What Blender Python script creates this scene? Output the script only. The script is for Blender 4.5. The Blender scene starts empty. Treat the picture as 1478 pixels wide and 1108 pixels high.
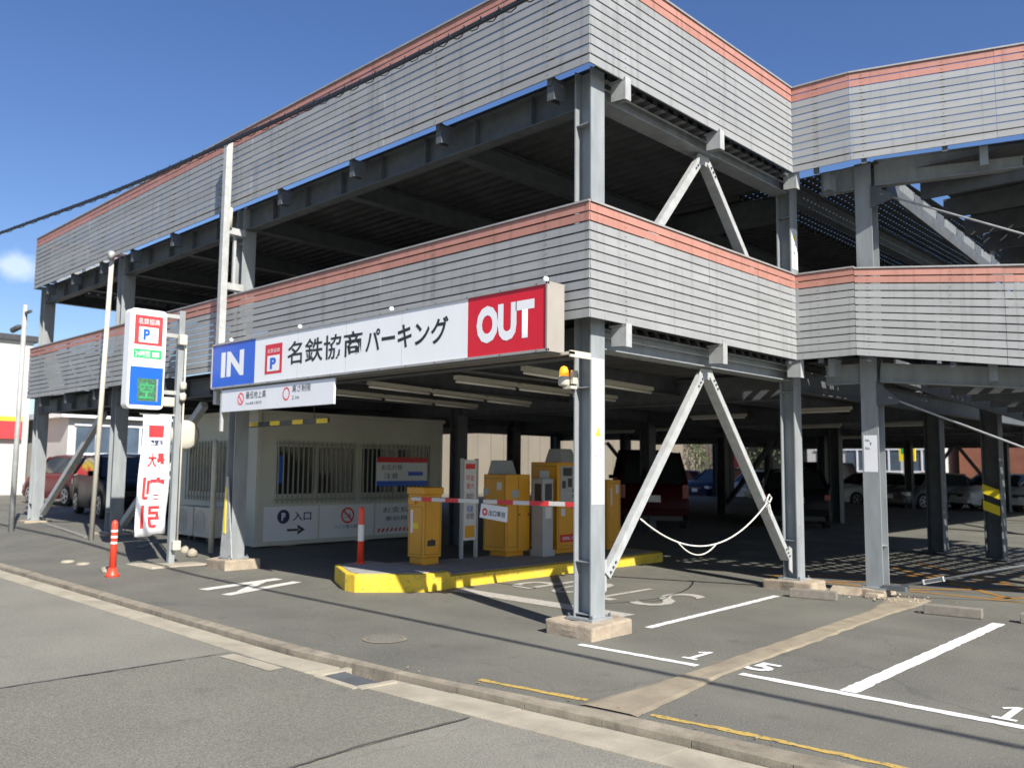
import bpy, bmesh, math, random
from mathutils import Vector, Matrix, noise as mnoise
random.seed(4)
C = bpy.context.scene.collection
SC = bpy.context.scene
R = math.radians

# ------------------------------------------------------------------ camera, sky, sun, exposure
cam_d = bpy.data.cameras.new('camera'); cam = bpy.data.objects.new('camera', cam_d); C.objects.link(cam)
YAW, PITCH, ROLL = 2.3399927, 0.0955056, -0.0095242
f_ = Vector((math.cos(YAW)*math.cos(PITCH), math.sin(YAW)*math.cos(PITCH), math.sin(PITCH)))
r_ = Vector((math.sin(YAW), -math.cos(YAW), 0)); u_ = r_.cross(f_)
cr, sr = math.cos(ROLL), math.sin(ROLL)
r2, u2 = cr*r_ - sr*u_, sr*r_ + cr*u_
mw = Matrix((( r2.x, u2.x, -f_.x, 5.1776), (r2.y, u2.y, -f_.y, -6.4188), (r2.z, u2.z, -f_.z, 1.55), (0, 0, 0, 1)))
cam.matrix_world = mw
cam_d.sensor_width = 36; cam_d.lens = 36*1236.06/1478
cam_d.clip_start = .05; cam_d.clip_end = 1500
cam_d.dof.use_dof = True; cam_d.dof.focus_distance = 6.0; cam_d.dof.aperture_fstop = 2.5
SC.camera = cam

SUN = Vector((1.185, -.375, 1.0)).normalized()
EL = math.asin(SUN.z); AZ = math.atan2(SUN.x, SUN.y)
w = bpy.data.worlds.new("World"); SC.world = w; w.use_nodes = True
nt = w.node_tree; nt.nodes.clear()
wo = nt.nodes.new('ShaderNodeOutputWorld'); bg = nt.nodes.new('ShaderNodeBackground')
sky = nt.nodes.new('ShaderNodeTexSky'); sky.sky_type = 'NISHITA'; sky.sun_disc = False
sky.sun_elevation = EL; sky.sun_rotation = AZ; sky.air_density = 1.0; sky.dust_density = .6; sky.ozone_density = 3.2; sky.altitude = 20
hsv = nt.nodes.new('ShaderNodeHueSaturation'); hsv.inputs['Saturation'].default_value = 1.16; hsv.inputs['Hue'].default_value = .512
# one small soft cloud low over the left end of the building
CLD = (-.9455, .2615, .1940)
tcw = nt.nodes.new('ShaderNodeTexCoord'); cdir = Vector(CLD).normalized()
sub = nt.nodes.new('ShaderNodeVectorMath'); sub.operation = 'SUBTRACT'; nt.links.new(tcw.outputs['Generated'], sub.inputs[0]); sub.inputs[1].default_value = cdir
scv = nt.nodes.new('ShaderNodeVectorMath'); scv.operation = 'MULTIPLY'; nt.links.new(sub.outputs[0], scv.inputs[0]); scv.inputs[1].default_value = (24, 24, 58)
ln = nt.nodes.new('ShaderNodeVectorMath'); ln.operation = 'LENGTH'; nt.links.new(scv.outputs[0], ln.inputs[0])
nz = nt.nodes.new('ShaderNodeTexNoise'); nz.inputs['Scale'].default_value = 40; nz.inputs['Detail'].default_value = 6; nt.links.new(tcw.outputs['Generated'], nz.inputs['Vector'])
ad = nt.nodes.new('ShaderNodeMath'); ad.operation = 'MULTIPLY_ADD'; nt.links.new(nz.outputs[0], ad.inputs[0]); ad.inputs[1].default_value = 1.6; nt.links.new(ln.outputs['Value'], ad.inputs[2])
mrc = nt.nodes.new('ShaderNodeMapRange'); mrc.inputs[1].default_value = 1.75; mrc.inputs[2].default_value = 1.05; mrc.inputs[3].default_value = 0; mrc.inputs[4].default_value = .42; nt.links.new(ad.outputs[0], mrc.inputs[0])
cmx = nt.nodes.new('ShaderNodeMix'); cmx.data_type = 'RGBA'; nt.links.new(mrc.outputs[0], cmx.inputs[0]); cmx.inputs[7].default_value = (9.5, 10, 11, 1)
nt.links.new(sky.outputs[0], hsv.inputs['Color']); nt.links.new(hsv.outputs[0], cmx.inputs[6]); nt.links.new(cmx.outputs[2], bg.inputs[0]); bg.inputs[1].default_value = .086
nt.links.new(bg.outputs[0], wo.inputs[0])
sl = bpy.data.lights.new('sun', 'SUN'); sun = bpy.data.objects.new('sun', sl); C.objects.link(sun)
sl.energy = 5.0; sl.angle = R(.5); sl.color = (1, .955, .885)
sun.rotation_euler = SUN.to_track_quat('Z', 'Y').to_euler(); sun.location = (20, -8, 20)
SC.view_settings.view_transform = 'Standard'; SC.view_settings.look = 'None'
SC.view_settings.exposure = .68; SC.view_settings.gamma = 1

# ------------------------------------------------------------------ materials
def M(name, col, rough=.6, metal=0., var=.12, scale=5., bump=0., bscale=40., emit=0., speck=0., dirt=None, dirt_amt=0., stretch=None, alpha=1.):
    m = bpy.data.materials.new(name); m.use_nodes = True
    n = m.node_tree.nodes; l = m.node_tree.links
    b = n['Principled BSDF']
    b.inputs['Roughness'].default_value = rough; b.inputs['Metallic'].default_value = metal
    c = (*col, 1)
    tc = n.new('ShaderNodeNewGeometry')
    pos = tc.outputs['Position']
    if stretch:
        mp = n.new('ShaderNodeMapping'); mp.inputs['Scale'].default_value = stretch; l.new(pos, mp.inputs[0]); pos = mp.outputs[0]
    no = n.new('ShaderNodeTexNoise'); no.inputs['Scale'].default_value = scale; no.inputs['Detail'].default_value = 6
    l.new(pos, no.inputs['Vector'])
    mix = n.new('ShaderNodeMix'); mix.data_type = 'RGBA'
    lo = tuple(max(0, x*(1-var)) for x in col); hi = tuple(min(1, x*(1+var)) for x in col)
    mr = n.new('ShaderNodeMapRange'); mr.inputs[1].default_value = .3; mr.inputs[2].default_value = .7
    l.new(no.outputs[0], mr.inputs[0]); l.new(mr.outputs[0], mix.inputs[0])
    mix.inputs[6].default_value = (*lo, 1); mix.inputs[7].default_value = (*hi, 1)
    out = mix.outputs[2]
    if speck:
        s = n.new('ShaderNodeTexNoise'); s.inputs['Scale'].default_value = 95; s.inputs['Detail'].default_value = 5; s.inputs['Roughness'].default_value = .75; l.new(tc.outputs['Position'], s.inputs['Vector'])
        r = n.new('ShaderNodeMapRange'); r.inputs[1].default_value = .35; r.inputs[2].default_value = .68; r.inputs[3].default_value = 1-speck; r.inputs[4].default_value = 1+speck
        l.new(s.outputs[0], r.inputs[0])
        hs = n.new('ShaderNodeVectorMath'); hs.operation = 'SCALE'; l.new(out, hs.inputs[0]); l.new(r.outputs[0], hs.inputs['Scale']); out = hs.outputs[0]
    if dirt:
        s = n.new('ShaderNodeTexNoise'); s.inputs['Scale'].default_value = scale*.37; s.inputs['Detail'].default_value = 8; s.inputs['Roughness'].default_value = .65; l.new(pos, s.inputs['Vector'])
        r = n.new('ShaderNodeMapRange'); r.inputs[1].default_value = .5; r.inputs[2].default_value = .75; r.inputs[4].default_value = dirt_amt
        l.new(s.outputs[0], r.inputs[0])
        mx = n.new('ShaderNodeMix'); mx.data_type = 'RGBA'; l.new(r.outputs[0], mx.inputs[0]); l.new(out, mx.inputs[6]); mx.inputs[7].default_value = (*dirt, 1); out = mx.outputs[2]
    l.new(out, b.inputs['Base Color'])
    if bump:
        bn = n.new('ShaderNodeTexNoise'); bn.inputs['Scale'].default_value = bscale; bn.inputs['Detail'].default_value = 4; l.new(tc.outputs['Position'], bn.inputs['Vector'])
        bp = n.new('ShaderNodeBump'); bp.inputs['Strength'].default_value = bump; bp.inputs['Distance'].default_value = .004
        l.new(bn.outputs[0], bp.inputs['Height']); l.new(bp.outputs[0], b.inputs['Normal'])
    if emit:
        b.inputs['Emission Color'].default_value = c; b.inputs['Emission Strength'].default_value = emit
    return m

def paint_mat(name, col, under, wear=.5, scale=45):
    """road paint worn through to the asphalt in small irregular spots"""
    m = M(name, col, .7, var=.06, scale=8, bump=.25, bscale=200)
    n = m.node_tree.nodes; l = m.node_tree.links; b = n['Principled BSDF']
    src = b.inputs['Base Color'].links[0].from_socket
    g = n.new('ShaderNodeNewGeometry'); s = n.new('ShaderNodeTexNoise'); s.inputs['Scale'].default_value = scale; s.inputs['Detail'].default_value = 8; s.inputs['Roughness'].default_value = .75
    l.new(g.outputs['Position'], s.inputs['Vector'])
    r = n.new('ShaderNodeMapRange'); r.inputs[1].default_value = wear; r.inputs[2].default_value = wear+.07; l.new(s.outputs[0], r.inputs[0])
    mx = n.new('ShaderNodeMix'); mx.data_type = 'RGBA'; l.new(r.outputs[0], mx.inputs[0]); l.new(src, mx.inputs[6]); mx.inputs[7].default_value = (*under, 1)
    l.new(mx.outputs[2], b.inputs['Base Color']); return m

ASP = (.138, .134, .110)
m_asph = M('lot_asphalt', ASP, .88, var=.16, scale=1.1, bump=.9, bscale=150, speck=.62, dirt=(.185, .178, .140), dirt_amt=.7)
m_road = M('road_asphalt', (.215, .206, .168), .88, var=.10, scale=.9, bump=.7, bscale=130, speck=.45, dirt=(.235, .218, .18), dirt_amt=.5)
m_road2 = M('road_patch_asphalt', (.180, .173, .138), .88, var=.09, scale=.9, bump=.7, bscale=130, speck=.50, dirt=(.185, .172, .145), dirt_amt=.4)
m_seam = M('tar_seam', (.085, .08, .072), .8, var=.2, scale=20, bump=.5)
m_conc = M('kerb_concrete', (.255, .222, .165), .9, var=.22, scale=6, bump=.8, bscale=90, speck=.16, dirt=(.11, .088, .066), dirt_amt=.7)
m_conc_l = M('gutter_concrete', (.37, .33, .25), .9, var=.16, scale=4, bump=.6, bscale=90, speck=.12, dirt=(.20, .168, .13), dirt_amt=.6)
m_strip = M('strip_concrete', (.275, .232, .162), .9, var=.18, scale=5, bump=.8, bscale=60, speck=.10, dirt=(.180, .148, .105), dirt_amt=.6)
m_block = M('plinth_concrete', (.36, .295, .215), .9, var=.2, scale=9, bump=.9, bscale=45, speck=.12, dirt=(.20, .15, .115), dirt_amt=.7)
m_stop = M('wheelstop_concrete', (.22, .195, .16), .9, var=.15, scale=14, bump=.6, bscale=90, speck=.15, dirt=(.16, .14, .12), dirt_amt=.6)
m_steel = M('galvanised_steel', (.29, .312, .318), .55, .15, var=.14, scale=9, bump=.15, bscale=60, dirt=(.18, .185, .185), dirt_amt=.45, stretch=(1, 1, .25))
m_steel_l = M('brace_steel', (.42, .43, .42), .55, .1, var=.10, scale=10, bump=.2, bscale=50, dirt=(.26, .235, .20), dirt_amt=.55)
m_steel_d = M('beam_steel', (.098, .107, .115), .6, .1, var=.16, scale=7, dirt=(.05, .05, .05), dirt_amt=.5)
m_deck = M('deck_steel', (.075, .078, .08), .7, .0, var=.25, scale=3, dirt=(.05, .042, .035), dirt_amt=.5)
m_slat = M('slat_paint', (.282, .288, .285), .6, 0, var=.07, scale=6, dirt=(.20, .20, .19), dirt_amt=.35, stretch=(.35, .35, 1.5))
m_red = M('slat_coral', (.41, .195, .150), .6, 0, var=.09, scale=6, dirt=(.36, .16, .125), dirt_amt=.4)
m_endcap = M('end_cap_beige', (.34, .31, .27), .5, var=.06)
m_cap = M('cap_flashing', (.38, .365, .35), .5, .2, var=.12, scale=8, dirt=(.35, .32, .29), dirt_amt=.5)
m_white = M('white_paint_panel', (.76, .77, .79), .35, var=.03, scale=3)
m_signw = M('sign_acrylic_white', (.84, .84, .84), .3, var=.02, scale=3)
m_blue = M('sign_blue', (.015, .115, .62), .35, var=.05)
m_redp = M('sign_red', (.66, .012, .025), .35, var=.05)
m_redt = M('print_red', (.76, .045, .05), .5, var=.10, scale=4)
m_pink = M('print_pink', (.85, .22, .33), .5, var=.05)
m_green = M('print_green', (.02, .42, .13), .5, var=.1)
m_led = M('led_panel', (.06, .16, .09), .4, var=.6, scale=60)
m_ledon = M('led_dots_lit', (.05, .30, .12), .4, emit=.12)
m_black = M('print_black', (.02, .02, .025), .5, var=.1)
m_navy = M('print_navy', (.02, .03, .10), .5, var=.1)
m_cream = M('cream_plastic', (.55, .52, .43), .5, var=.06, scale=5)
m_alu = M('sign_frame_aluminium', (.40, .385, .36), .42, .3, var=.08)
m_under = M('sign_underside', (.20, .19, .17), .5, .3, var=.1)
m_yel = M('machine_yellow', (.76, .35, .022), .38, var=.05, scale=3, dirt=(.6, .30, .05), dirt_amt=.3)
m_yelk = M('island_kerb_yellow', (.70, .48, .035), .7, var=.08, scale=8, bump=.5, bscale=60, dirt=(.62, .50, .16), dirt_amt=.4)
m_conct = M('island_top_concrete', (.30, .295, .28), .9, var=.15, scale=6, bump=.5, speck=.15)
m_grey = M('machine_grey', (.42, .42, .41), .45, .2, var=.06)
m_dark = M('dark_plastic', (.03, .032, .035), .35, var=.2)
m_orange = M('traffic_post_red', (.85, .065, .030), .4, var=.06)
m_refl = M('reflective_white', (.72, .70, .66), .4, var=.04)
m_office = M('office_panel', (.56, .56, .48), .55, var=.05, scale=2, dirt=(.33, .33, .28), dirt_amt=.4)
m_grille = M('window_grille_paint', (.33, .33, .28), .5, var=.08)
m_glass = M('dark_glass', (.025, .03, .032), .08, var=.2, scale=2)
m_rope = M('chain_white', (.72, .69, .62), .7, var=.15, scale=30)
m_amber = M('beacon_amber', (.95, .34, .02), .25, var=.05, emit=.7)
m_tube = M('lamp_reflector_white', (.82, .80, .72), .4, var=.03)
m_tri = M('warning_yellow', (.92, .72, .03), .5, var=.03)
m_cable = M('cable_black', (.018, .02, .025), .6, var=.2)
m_tyre = M('tyre_rubber', (.02, .02, .02), .85, var=.2)
m_rim = M('wheel_rim', (.45, .46, .48), .3, .8, var=.05)
m_pw = paint_mat('road_paint_white', (.78, .77, .73), ASP, .575, 30)
m_pw2 = paint_mat('road_paint_worn', (.44, .415, .36), ASP, .555, 22)
m_pw3 = paint_mat('road_paint_faded', (.28, .27, .235), ASP, .47, 18)
m_pwa = paint_mat('road_paint_arrow', (.66, .64, .57), ASP, .60, 16)
m_py = paint_mat('road_paint_yellow', (.50, .34, .085), ASP, .53, 30)
m_po = paint_mat('floor_paint_orange', (.36, .17, .03), ASP, .54, 20)
m_tail = M('tail_light_red', (.25, .008, .010), .2, var=.05)
m_head = M('head_light', (.75, .78, .80), .12, var=.05)
m_plate = M('number_plate', (.8, .8, .78), .5, var=.03)

def weather_asphalt(m, crack=.6, oil=.5):
    n = m.node_tree.nodes; l = m.node_tree.links; b = n['Principled BSDF']; out = b.inputs['Base Color'].links[0].from_socket
    g = n.new('ShaderNodeNewGeometry')
    def mixto(fac, col):
        nonlocal out
        x = n.new('ShaderNodeMix'); x.data_type = 'RGBA'; l.new(fac, x.inputs[0]); l.new(out, x.inputs[6]); x.inputs[7].default_value = (*col, 1); out = x.outputs[2]
    def rng(src, a, b_, c, d):
        r = n.new('ShaderNodeMapRange'); r.inputs[1].default_value = a; r.inputs[2].default_value = b_; r.inputs[3].default_value = c; r.inputs[4].default_value = d; l.new(src, r.inputs[0]); return r.outputs[0]
    # oil drips: scattered round dark spots
    v = n.new('ShaderNodeTexVoronoi'); v.inputs['Scale'].default_value = 1.7; l.new(g.outputs['Position'], v.inputs['Vector']); mixto(rng(v.outputs['Distance'], .04, .16, oil, 0), (.045, .042, .038))
    # pale chips and embedded stones
    v = n.new('ShaderNodeTexVoronoi'); v.inputs['Scale'].default_value = 38; l.new(g.outputs['Position'], v.inputs['Vector']); mixto(rng(v.outputs['Distance'], .12, .18, .7, 0), (.34, .33, .29))
    v = n.new('ShaderNodeTexVoronoi'); v.inputs['Scale'].default_value = 61; l.new(g.outputs['Position'], v.inputs['Vector']); mixto(rng(v.outputs['Distance'], .15, .24, .7, 0), (.045, .043, .036))
    # hairline cracks
    w_ = n.new('ShaderNodeTexNoise'); w_.inputs['Scale'].default_value = 1.2; w_.inputs['Detail'].default_value = 5; l.new(g.outputs['Position'], w_.inputs['Vector'])
    mpv = n.new('ShaderNodeVectorMath'); mpv.operation = 'MULTIPLY_ADD'; l.new(w_.outputs['Color'], mpv.inputs[0]); mpv.inputs[1].default_value = (.9, .9, 0); l.new(g.outputs['Position'], mpv.inputs[2])
    v = n.new('ShaderNodeTexVoronoi'); v.feature = 'DISTANCE_TO_EDGE'; v.inputs['Scale'].default_value = .33; l.new(mpv.outputs[0], v.inputs['Vector']); mixto(rng(v.outputs['Distance'], .0, .0035, crack, 0), (.04, .037, .033))
    # broad worn lanes
    w2_ = n.new('ShaderNodeTexNoise'); w2_.inputs['Scale'].default_value = .35; w2_.inputs['Detail'].default_value = 3; mp = n.new('ShaderNodeMapping'); mp.inputs['Scale'].default_value = (.35, 1.6, 1); l.new(g.outputs['Position'], mp.inputs[0]); l.new(mp.outputs[0], w2_.inputs['Vector'])
    mixto(rng(w2_.outputs[0], .52, .68, 0, .35), (.20, .194, .152))
    l.new(out, b.inputs['Base Color'])
weather_asphalt(m_asph, .35, .35); weather_asphalt(m_road, .25, .15); weather_asphalt(m_road2, .1, .2)
def per_piece(m, amt):
    n = m.node_tree.nodes; l = m.node_tree.links; b = n['Principled BSDF']; src = b.inputs['Base Color'].links[0].from_socket
    oi = n.new('ShaderNodeObjectInfo'); r = n.new('ShaderNodeMapRange'); r.inputs[3].default_value = 1-amt; r.inputs[4].default_value = 1+amt; l.new(oi.outputs['Random'], r.inputs[0])
    # rain streaks run down the boards
    g = n.new('ShaderNodeNewGeometry'); mp = n.new('ShaderNodeMapping'); mp.inputs['Scale'].default_value = (14, 14, .6); l.new(g.outputs['Position'], mp.inputs[0])
    t = n.new('ShaderNodeTexNoise'); t.inputs['Scale'].default_value = 1; t.inputs['Detail'].default_value = 5; l.new(mp.outputs[0], t.inputs['Vector'])
    r2_ = n.new('ShaderNodeMapRange'); r2_.inputs[1].default_value = .54; r2_.inputs[2].default_value = .78; r2_.inputs[3].default_value = 1; r2_.inputs[4].default_value = .70; l.new(t.outputs[0], r2_.inputs[0])
    mu = n.new('ShaderNodeMath'); mu.operation = 'MULTIPLY'; l.new(r.outputs[0], mu.inputs[0]); l.new(r2_.outputs[0], mu.inputs[1])
    sc = n.new('ShaderNodeVectorMath'); sc.operation = 'SCALE'; l.new(src, sc.inputs[0]); l.new(mu.outputs[0], sc.inputs['Scale']); l.new(sc.outputs[0], b.inputs['Base Color'])
per_piece(m_slat, .06); per_piece(m_red, .06); per_piece(m_conc, .08)
def rust(m, amt=.6, scale=7, thr=.66, col=(.16, .07, .03)):
    n = m.node_tree.nodes; l = m.node_tree.links; b = n['Principled BSDF']; src = b.inputs['Base Color'].links[0].from_socket
    g = n.new('ShaderNodeNewGeometry'); t = n.new('ShaderNodeTexNoise'); t.inputs['Scale'].default_value = scale; t.inputs['Detail'].default_value = 9; t.inputs['Roughness'].default_value = .7; l.new(g.outputs['Position'], t.inputs['Vector'])
    r = n.new('ShaderNodeMapRange'); r.inputs[1].default_value = thr; r.inputs[2].default_value = thr+.05; r.inputs[4].default_value = amt; l.new(t.outputs[0], r.inputs[0])
    x = n.new('ShaderNodeMix'); x.data_type = 'RGBA'; l.new(r.outputs[0], x.inputs[0]); l.new(src, x.inputs[6]); x.inputs[7].default_value = (*col, 1); l.new(x.outputs[2], b.inputs['Base Color'])
rust(m_steel, .6, 6, .66); rust(m_steel_l, .5, 9, .64); rust(m_steel_d, .5, 4, .66); rust(m_yelk, .75, 14, .58, (.17, .15, .12)); rust(m_yel, .5, 11, .68, (.30, .15, .03)); rust(m_slat, .35, 5, .68, (.16, .14, .12)); rust(m_cream, .35, 12, .66, (.25, .21, .15)); rust(m_office, .3, 6, .64, (.25, .23, .18))

# ------------------------------------------------------------------ mesh helpers
class MB:
    def __init__(s): s.v = []; s.f = []; s.mi = []; s.cur = 0
    def face(s, pts):
        b = len(s.v); s.v += [tuple(p) for p in pts]; s.f.append(tuple(range(b, b+len(pts)))); s.mi.append(s.cur)
    def hexa(s, p):
        b = len(s.v); s.v += [tuple(q) for q in p]
        for q in ((0, 3, 2, 1), (4, 5, 6, 7), (0, 1, 5, 4), (1, 2, 6, 5), (2, 3, 7, 6), (3, 0, 4, 7)):
            s.f.append(tuple(b+i for i in q)); s.mi.append(s.cur)
        return s
    def box(s, x0, x1, y0, y1, z0, z1):
        return s.hexa([(x0, y0, z0), (x1, y0, z0), (x1, y1, z0), (x0, y1, z0), (x0, y0, z1), (x1, y0, z1), (x1, y1, z1), (x0, y1, z1)])
    def obox(s, c, ux, uy, uz, hx, hy, hz):
        c = Vector(c); ux, uy, uz = Vector(ux).normalized()*hx, Vector(uy).normalized()*hy, Vector(uz).normalized()*hz
        return s.hexa([c-ux-uy-uz, c+ux-uy-uz, c+ux+uy-uz, c-ux+uy-uz, c-ux-uy+uz, c+ux-uy+uz, c+ux+uy+uz, c-ux+uy+uz])
    def beam(s, a, b, w, h, up=(0, 0, 1)):
        a, b = Vector(a), Vector(b); d = (b-a); L = d.length; d.normalize()
        x = d.cross(Vector(up)).normalized(); z = x.cross(d).normalized()
        return s.obox((a+b)/2, x, d, z, w/2, L/2, h/2)
    def hbeam(s, a, b, w, h, t=.012, up=(0, 0, 1)):
        a, b = Vector(a), Vector(b); d = (b-a).normalized(); x = d.cross(Vector(up)).normalized(); z = x.cross(d).normalized()
        for k in (1, -1): s.beam(a+z*k*(h/2-t/2), b+z*k*(h/2-t/2), w, t, up)
        s.beam(a, b, t*.8, h-2*t, up); return s
    def chan(s, a, b, w, h, side, t=.01, up=(0, 0, 1)):
        a, b = Vector(a), Vector(b); d = (b-a).normalized(); x = d.cross(Vector(up)).normalized(); z = x.cross(d).normalized()
        s.beam(a, b, t, h, up)
        for k in (1, -1): s.beam(a+z*k*(h/2-t/2)+x*side*(w/2+t/2), b+z*k*(h/2-t/2)+x*side*(w/2+t/2), w, t, up)
        return s
    def tube(s, pts, r, n=8, caps=True):
        pts = [Vector(p) for p in pts]; rs = r if isinstance(r, (list, tuple)) else [r]*len(pts)
        base = len(s.v); prev = None
        for i, p in enumerate(pts):
            d = (pts[min(i+1, len(pts)-1)]-pts[max(i-1, 0)]).normalized()
            if prev is None:
                a = Vector((0, 0, 1)) if abs(d.z) < .9 else Vector((1, 0, 0)); x = d.cross(a).normalized()
            else: x = (prev-d*prev.dot(d)).normalized()
            prev = x; y = d.cross(x)
            for k in range(n):
                t = 2*math.pi*k/n; s.v.append(tuple(p+(x*math.cos(t)+y*math.sin(t))*rs[i]))
        for i in range(len(pts)-1):
            for k in range(n):
                s.f.append((base+i*n+k, base+i*n+(k+1) % n, base+(i+1)*n+(k+1) % n, base+(i+1)*n+k)); s.mi.append(s.cur)
        if caps:
            s.f.append(tuple(base+k for k in range(n))[::-1]); s.mi.append(s.cur)
            s.f.append(tuple(base+(len(pts)-1)*n+k for k in range(n))); s.mi.append(s.cur)
        return s
    def cyl(s, a, b, r, n=16, r2=None): return s.tube([a, b], [r, r if r2 is None else r2], n)
    def prism(s, poly, z0, z1):
        n = len(poly); b = len(s.v)
        s.v += [(p[0], p[1], z0) for p in poly]+[(p[0], p[1], z1) for p in poly]
        s.f.append(tuple(b+i for i in range(n))[::-1]); s.mi.append(s.cur)
        s.f.append(tuple(b+n+i for i in range(n))); s.mi.append(s.cur)
        for i in range(n):
            j = (i+1) % n; s.f.append((b+i, b+j, b+n+j, b+n+i)); s.mi.append(s.cur)
        return s
    def build(s, name, mat, parent=None, loc=(0, 0, 0), bevel=0, smooth=False, segs=2):
        me = bpy.data.meshes.new(name); lo = Vector(loc)
        me.from_pydata([tuple(Vector(v)-lo) for v in s.v], [], s.f); 
        for mm in (mat if isinstance(mat, list) else [mat]): me.materials.append(mm)
        if isinstance(mat, list): me.polygons.foreach_set('material_index', s.mi)
        bm = bmesh.new(); bm.from_mesh(me); bmesh.ops.recalc_face_normals(bm, faces=bm.faces)
        if bevel:
            ed = [e for e in bm.edges if len(e.link_faces) == 2 and e.calc_face_angle(0) > .5]
            bmesh.ops.bevel(bm, geom=ed, offset=bevel, segments=segs, profile=.6, affect='EDGES', clamp_overlap=True)
        bm.to_mesh(me); bm.free()
        if smooth or bevel:
            me.shade_smooth() if smooth else None
        o = bpy.data.objects.new(name, me); C.objects.link(o); o.location = lo
        if parent is not None:
            o.parent = parent; o.matrix_parent_inverse = Matrix.Identity(4)
            o.location = lo - WL(parent)
        return o

def WL(o):
    p = Vector(o.location)
    while o.parent: o = o.parent; p += o.location
    return p
def tag(o, label=None, cat=None, group=None, kind=None):
    if label: o['label'] = label
    if cat: o['category'] = cat
    if group: o['group'] = group
    if kind: o['kind'] = kind
    return o
def empty(name, loc, label, cat, group=None):
    o = bpy.data.objects.new(name, None); C.objects.link(o); o.location = loc; o.empty_display_size = .2
    return tag(o, label, cat, group)
def struct(o): o['kind'] = 'structure'; return o
def copy_tree(o, parent=None):
    c = o.copy(); C.objects.link(c)
    if parent is not None: c.parent = parent
    for ch in list(o.children): copy_tree(ch, c)
    return c
def text(body, origin, right, up, w, h, mat, parent, name='lettering', bold=.0, mirror=False, lift=0.0, squash=True):
    """flat printed lettering fitted to a w x h box whose lower left corner is at origin"""
    cu = bpy.data.curves.new('t', 'FONT'); cu.body = body; cu.size = 1; cu.offset = bold; cu.resolution_u = 3
    to = bpy.data.objects.new('t', cu); C.objects.link(to); bpy.context.view_layer.update()
    me = bpy.data.meshes.new_from_object(to.evaluated_get(bpy.context.evaluated_depsgraph_get()))
    bpy.data.objects.remove(to); bpy.data.curves.remove(cu)
    xs = [v.co.x for v in me.vertices]; ys = [v.co.y for v in me.vertices]
    x0, x1, y0, y1 = min(xs), max(xs), min(ys), max(ys)
    sx, sy = w/(x1-x0), h/(y1-y0)
    if not squash: sx = sy = min(sx, sy)
    o_, r, u = Vector(origin), Vector(right).normalized(), Vector(up).normalized(); nn = r.cross(u)
    for v in me.vertices:
        a, b = (v.co.x-x0)*sx, (v.co.y-y0)*sy
        if mirror: a = w-a
        p = o_+r*a+u*b+nn*lift
        v.co = p-WL(parent)
    me.materials.clear(); me.materials.append(mat); me.name = name
    o = bpy.data.objects.new(name, me); C.objects.link(o); o.parent = parent
    return o
def disc(mb, c, right, up, ro, ri=0, n=28):
    c, r, u = Vector(c), Vector(right), Vector(up)
    P = lambda a, q: c+r*math.cos(a)*q+u*math.sin(a)*q
    if ri == 0: mb.face([P(2*math.pi*k/n, ro) for k in range(n)])
    else:
        for k in range(n):
            a, b = 2*math.pi*k/n, 2*math.pi*(k+1)/n
            mb.face([P(a, ri), P(a, ro), P(b, ro), P(b, ri)])

def ss(t): t = max(0, min(1, t)); return t*t*(3-2*t)
def hgt(x, y): return .22*ss((-x-6.0)/5.5)*ss((y+2.0)/1.7)     # the lot rises a little to the left

# ------------------------------------------------------------------ ground
def lerp_line(pts, x):
    for (a, b), (c, d) in zip(pts, pts[1:]):
        if x <= c: return b+(d-b)*(x-a)/(c-a)
    return pts[-1][1]
KERB = [(-60, -2.30), (-1.6, -2.30), (.2, -2.21), (1.6, -1.98), (3.1, -1.83), (8, -1.45), (60, 2)]     # lot side of kerb
MID = [(-60, -2.50), (-1.3, -2.43), (.85, -2.22), (2.33, -2.07), (4, -1.98), (8, -1.66), (60, 1.8)]      # crack between kerb and gutter
EDGE = [(-60, -2.74), (-.94, -2.72), (1.2, -2.55), (2.66, -2.43), (8, -2.05), (60, 1.4)]
m = MB(); m.box(-400, 400, -400, 400, -.6, -.10); struct(m.build('ground', m_road))
def grid(name, mat, xs, ys, zf, kind='structure'):
    v = [(x, y(x) if callable(y) else y, 0) for x in xs for y in ys]
    v = [(a, b, zf(a, b)) for a, b, _ in v]; ny = len(ys)
    f = [(i*ny+j, (i+1)*ny+j, (i+1)*ny+j+1, i*ny+j+1) for i in range(len(xs)-1) for j in range(ny-1)]
    me = bpy.data.meshes.new(name); me.from_pydata(v, [], f); me.materials.append(mat); me.shade_smooth()
    o = bpy.data.objects.new(name, me); C.objects.link(o); o['kind'] = kind; return o
xs = [-60, -40, -30]+[-24+.5*i for i in range(64)]+[8+2*i for i in range(8)]+[40, 60]
ys = [lambda x: lerp_line(KERB, x)]+[lambda x, k=k: lerp_line(KERB, x)+(40-lerp_line(KERB, x))*(k/26)**2.2 for k in range(1, 26)]+[60.]
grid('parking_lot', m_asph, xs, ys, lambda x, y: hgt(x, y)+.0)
road_xs = [-60, -30, -12]+[-8+.5*i for i in range(34)]+[12, 30, 60]
grid('road', m_road, road_xs, [-40., -20., -10., -6., -4., lambda x: lerp_line(EDGE, x)], lambda x, y: -.03)
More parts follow.
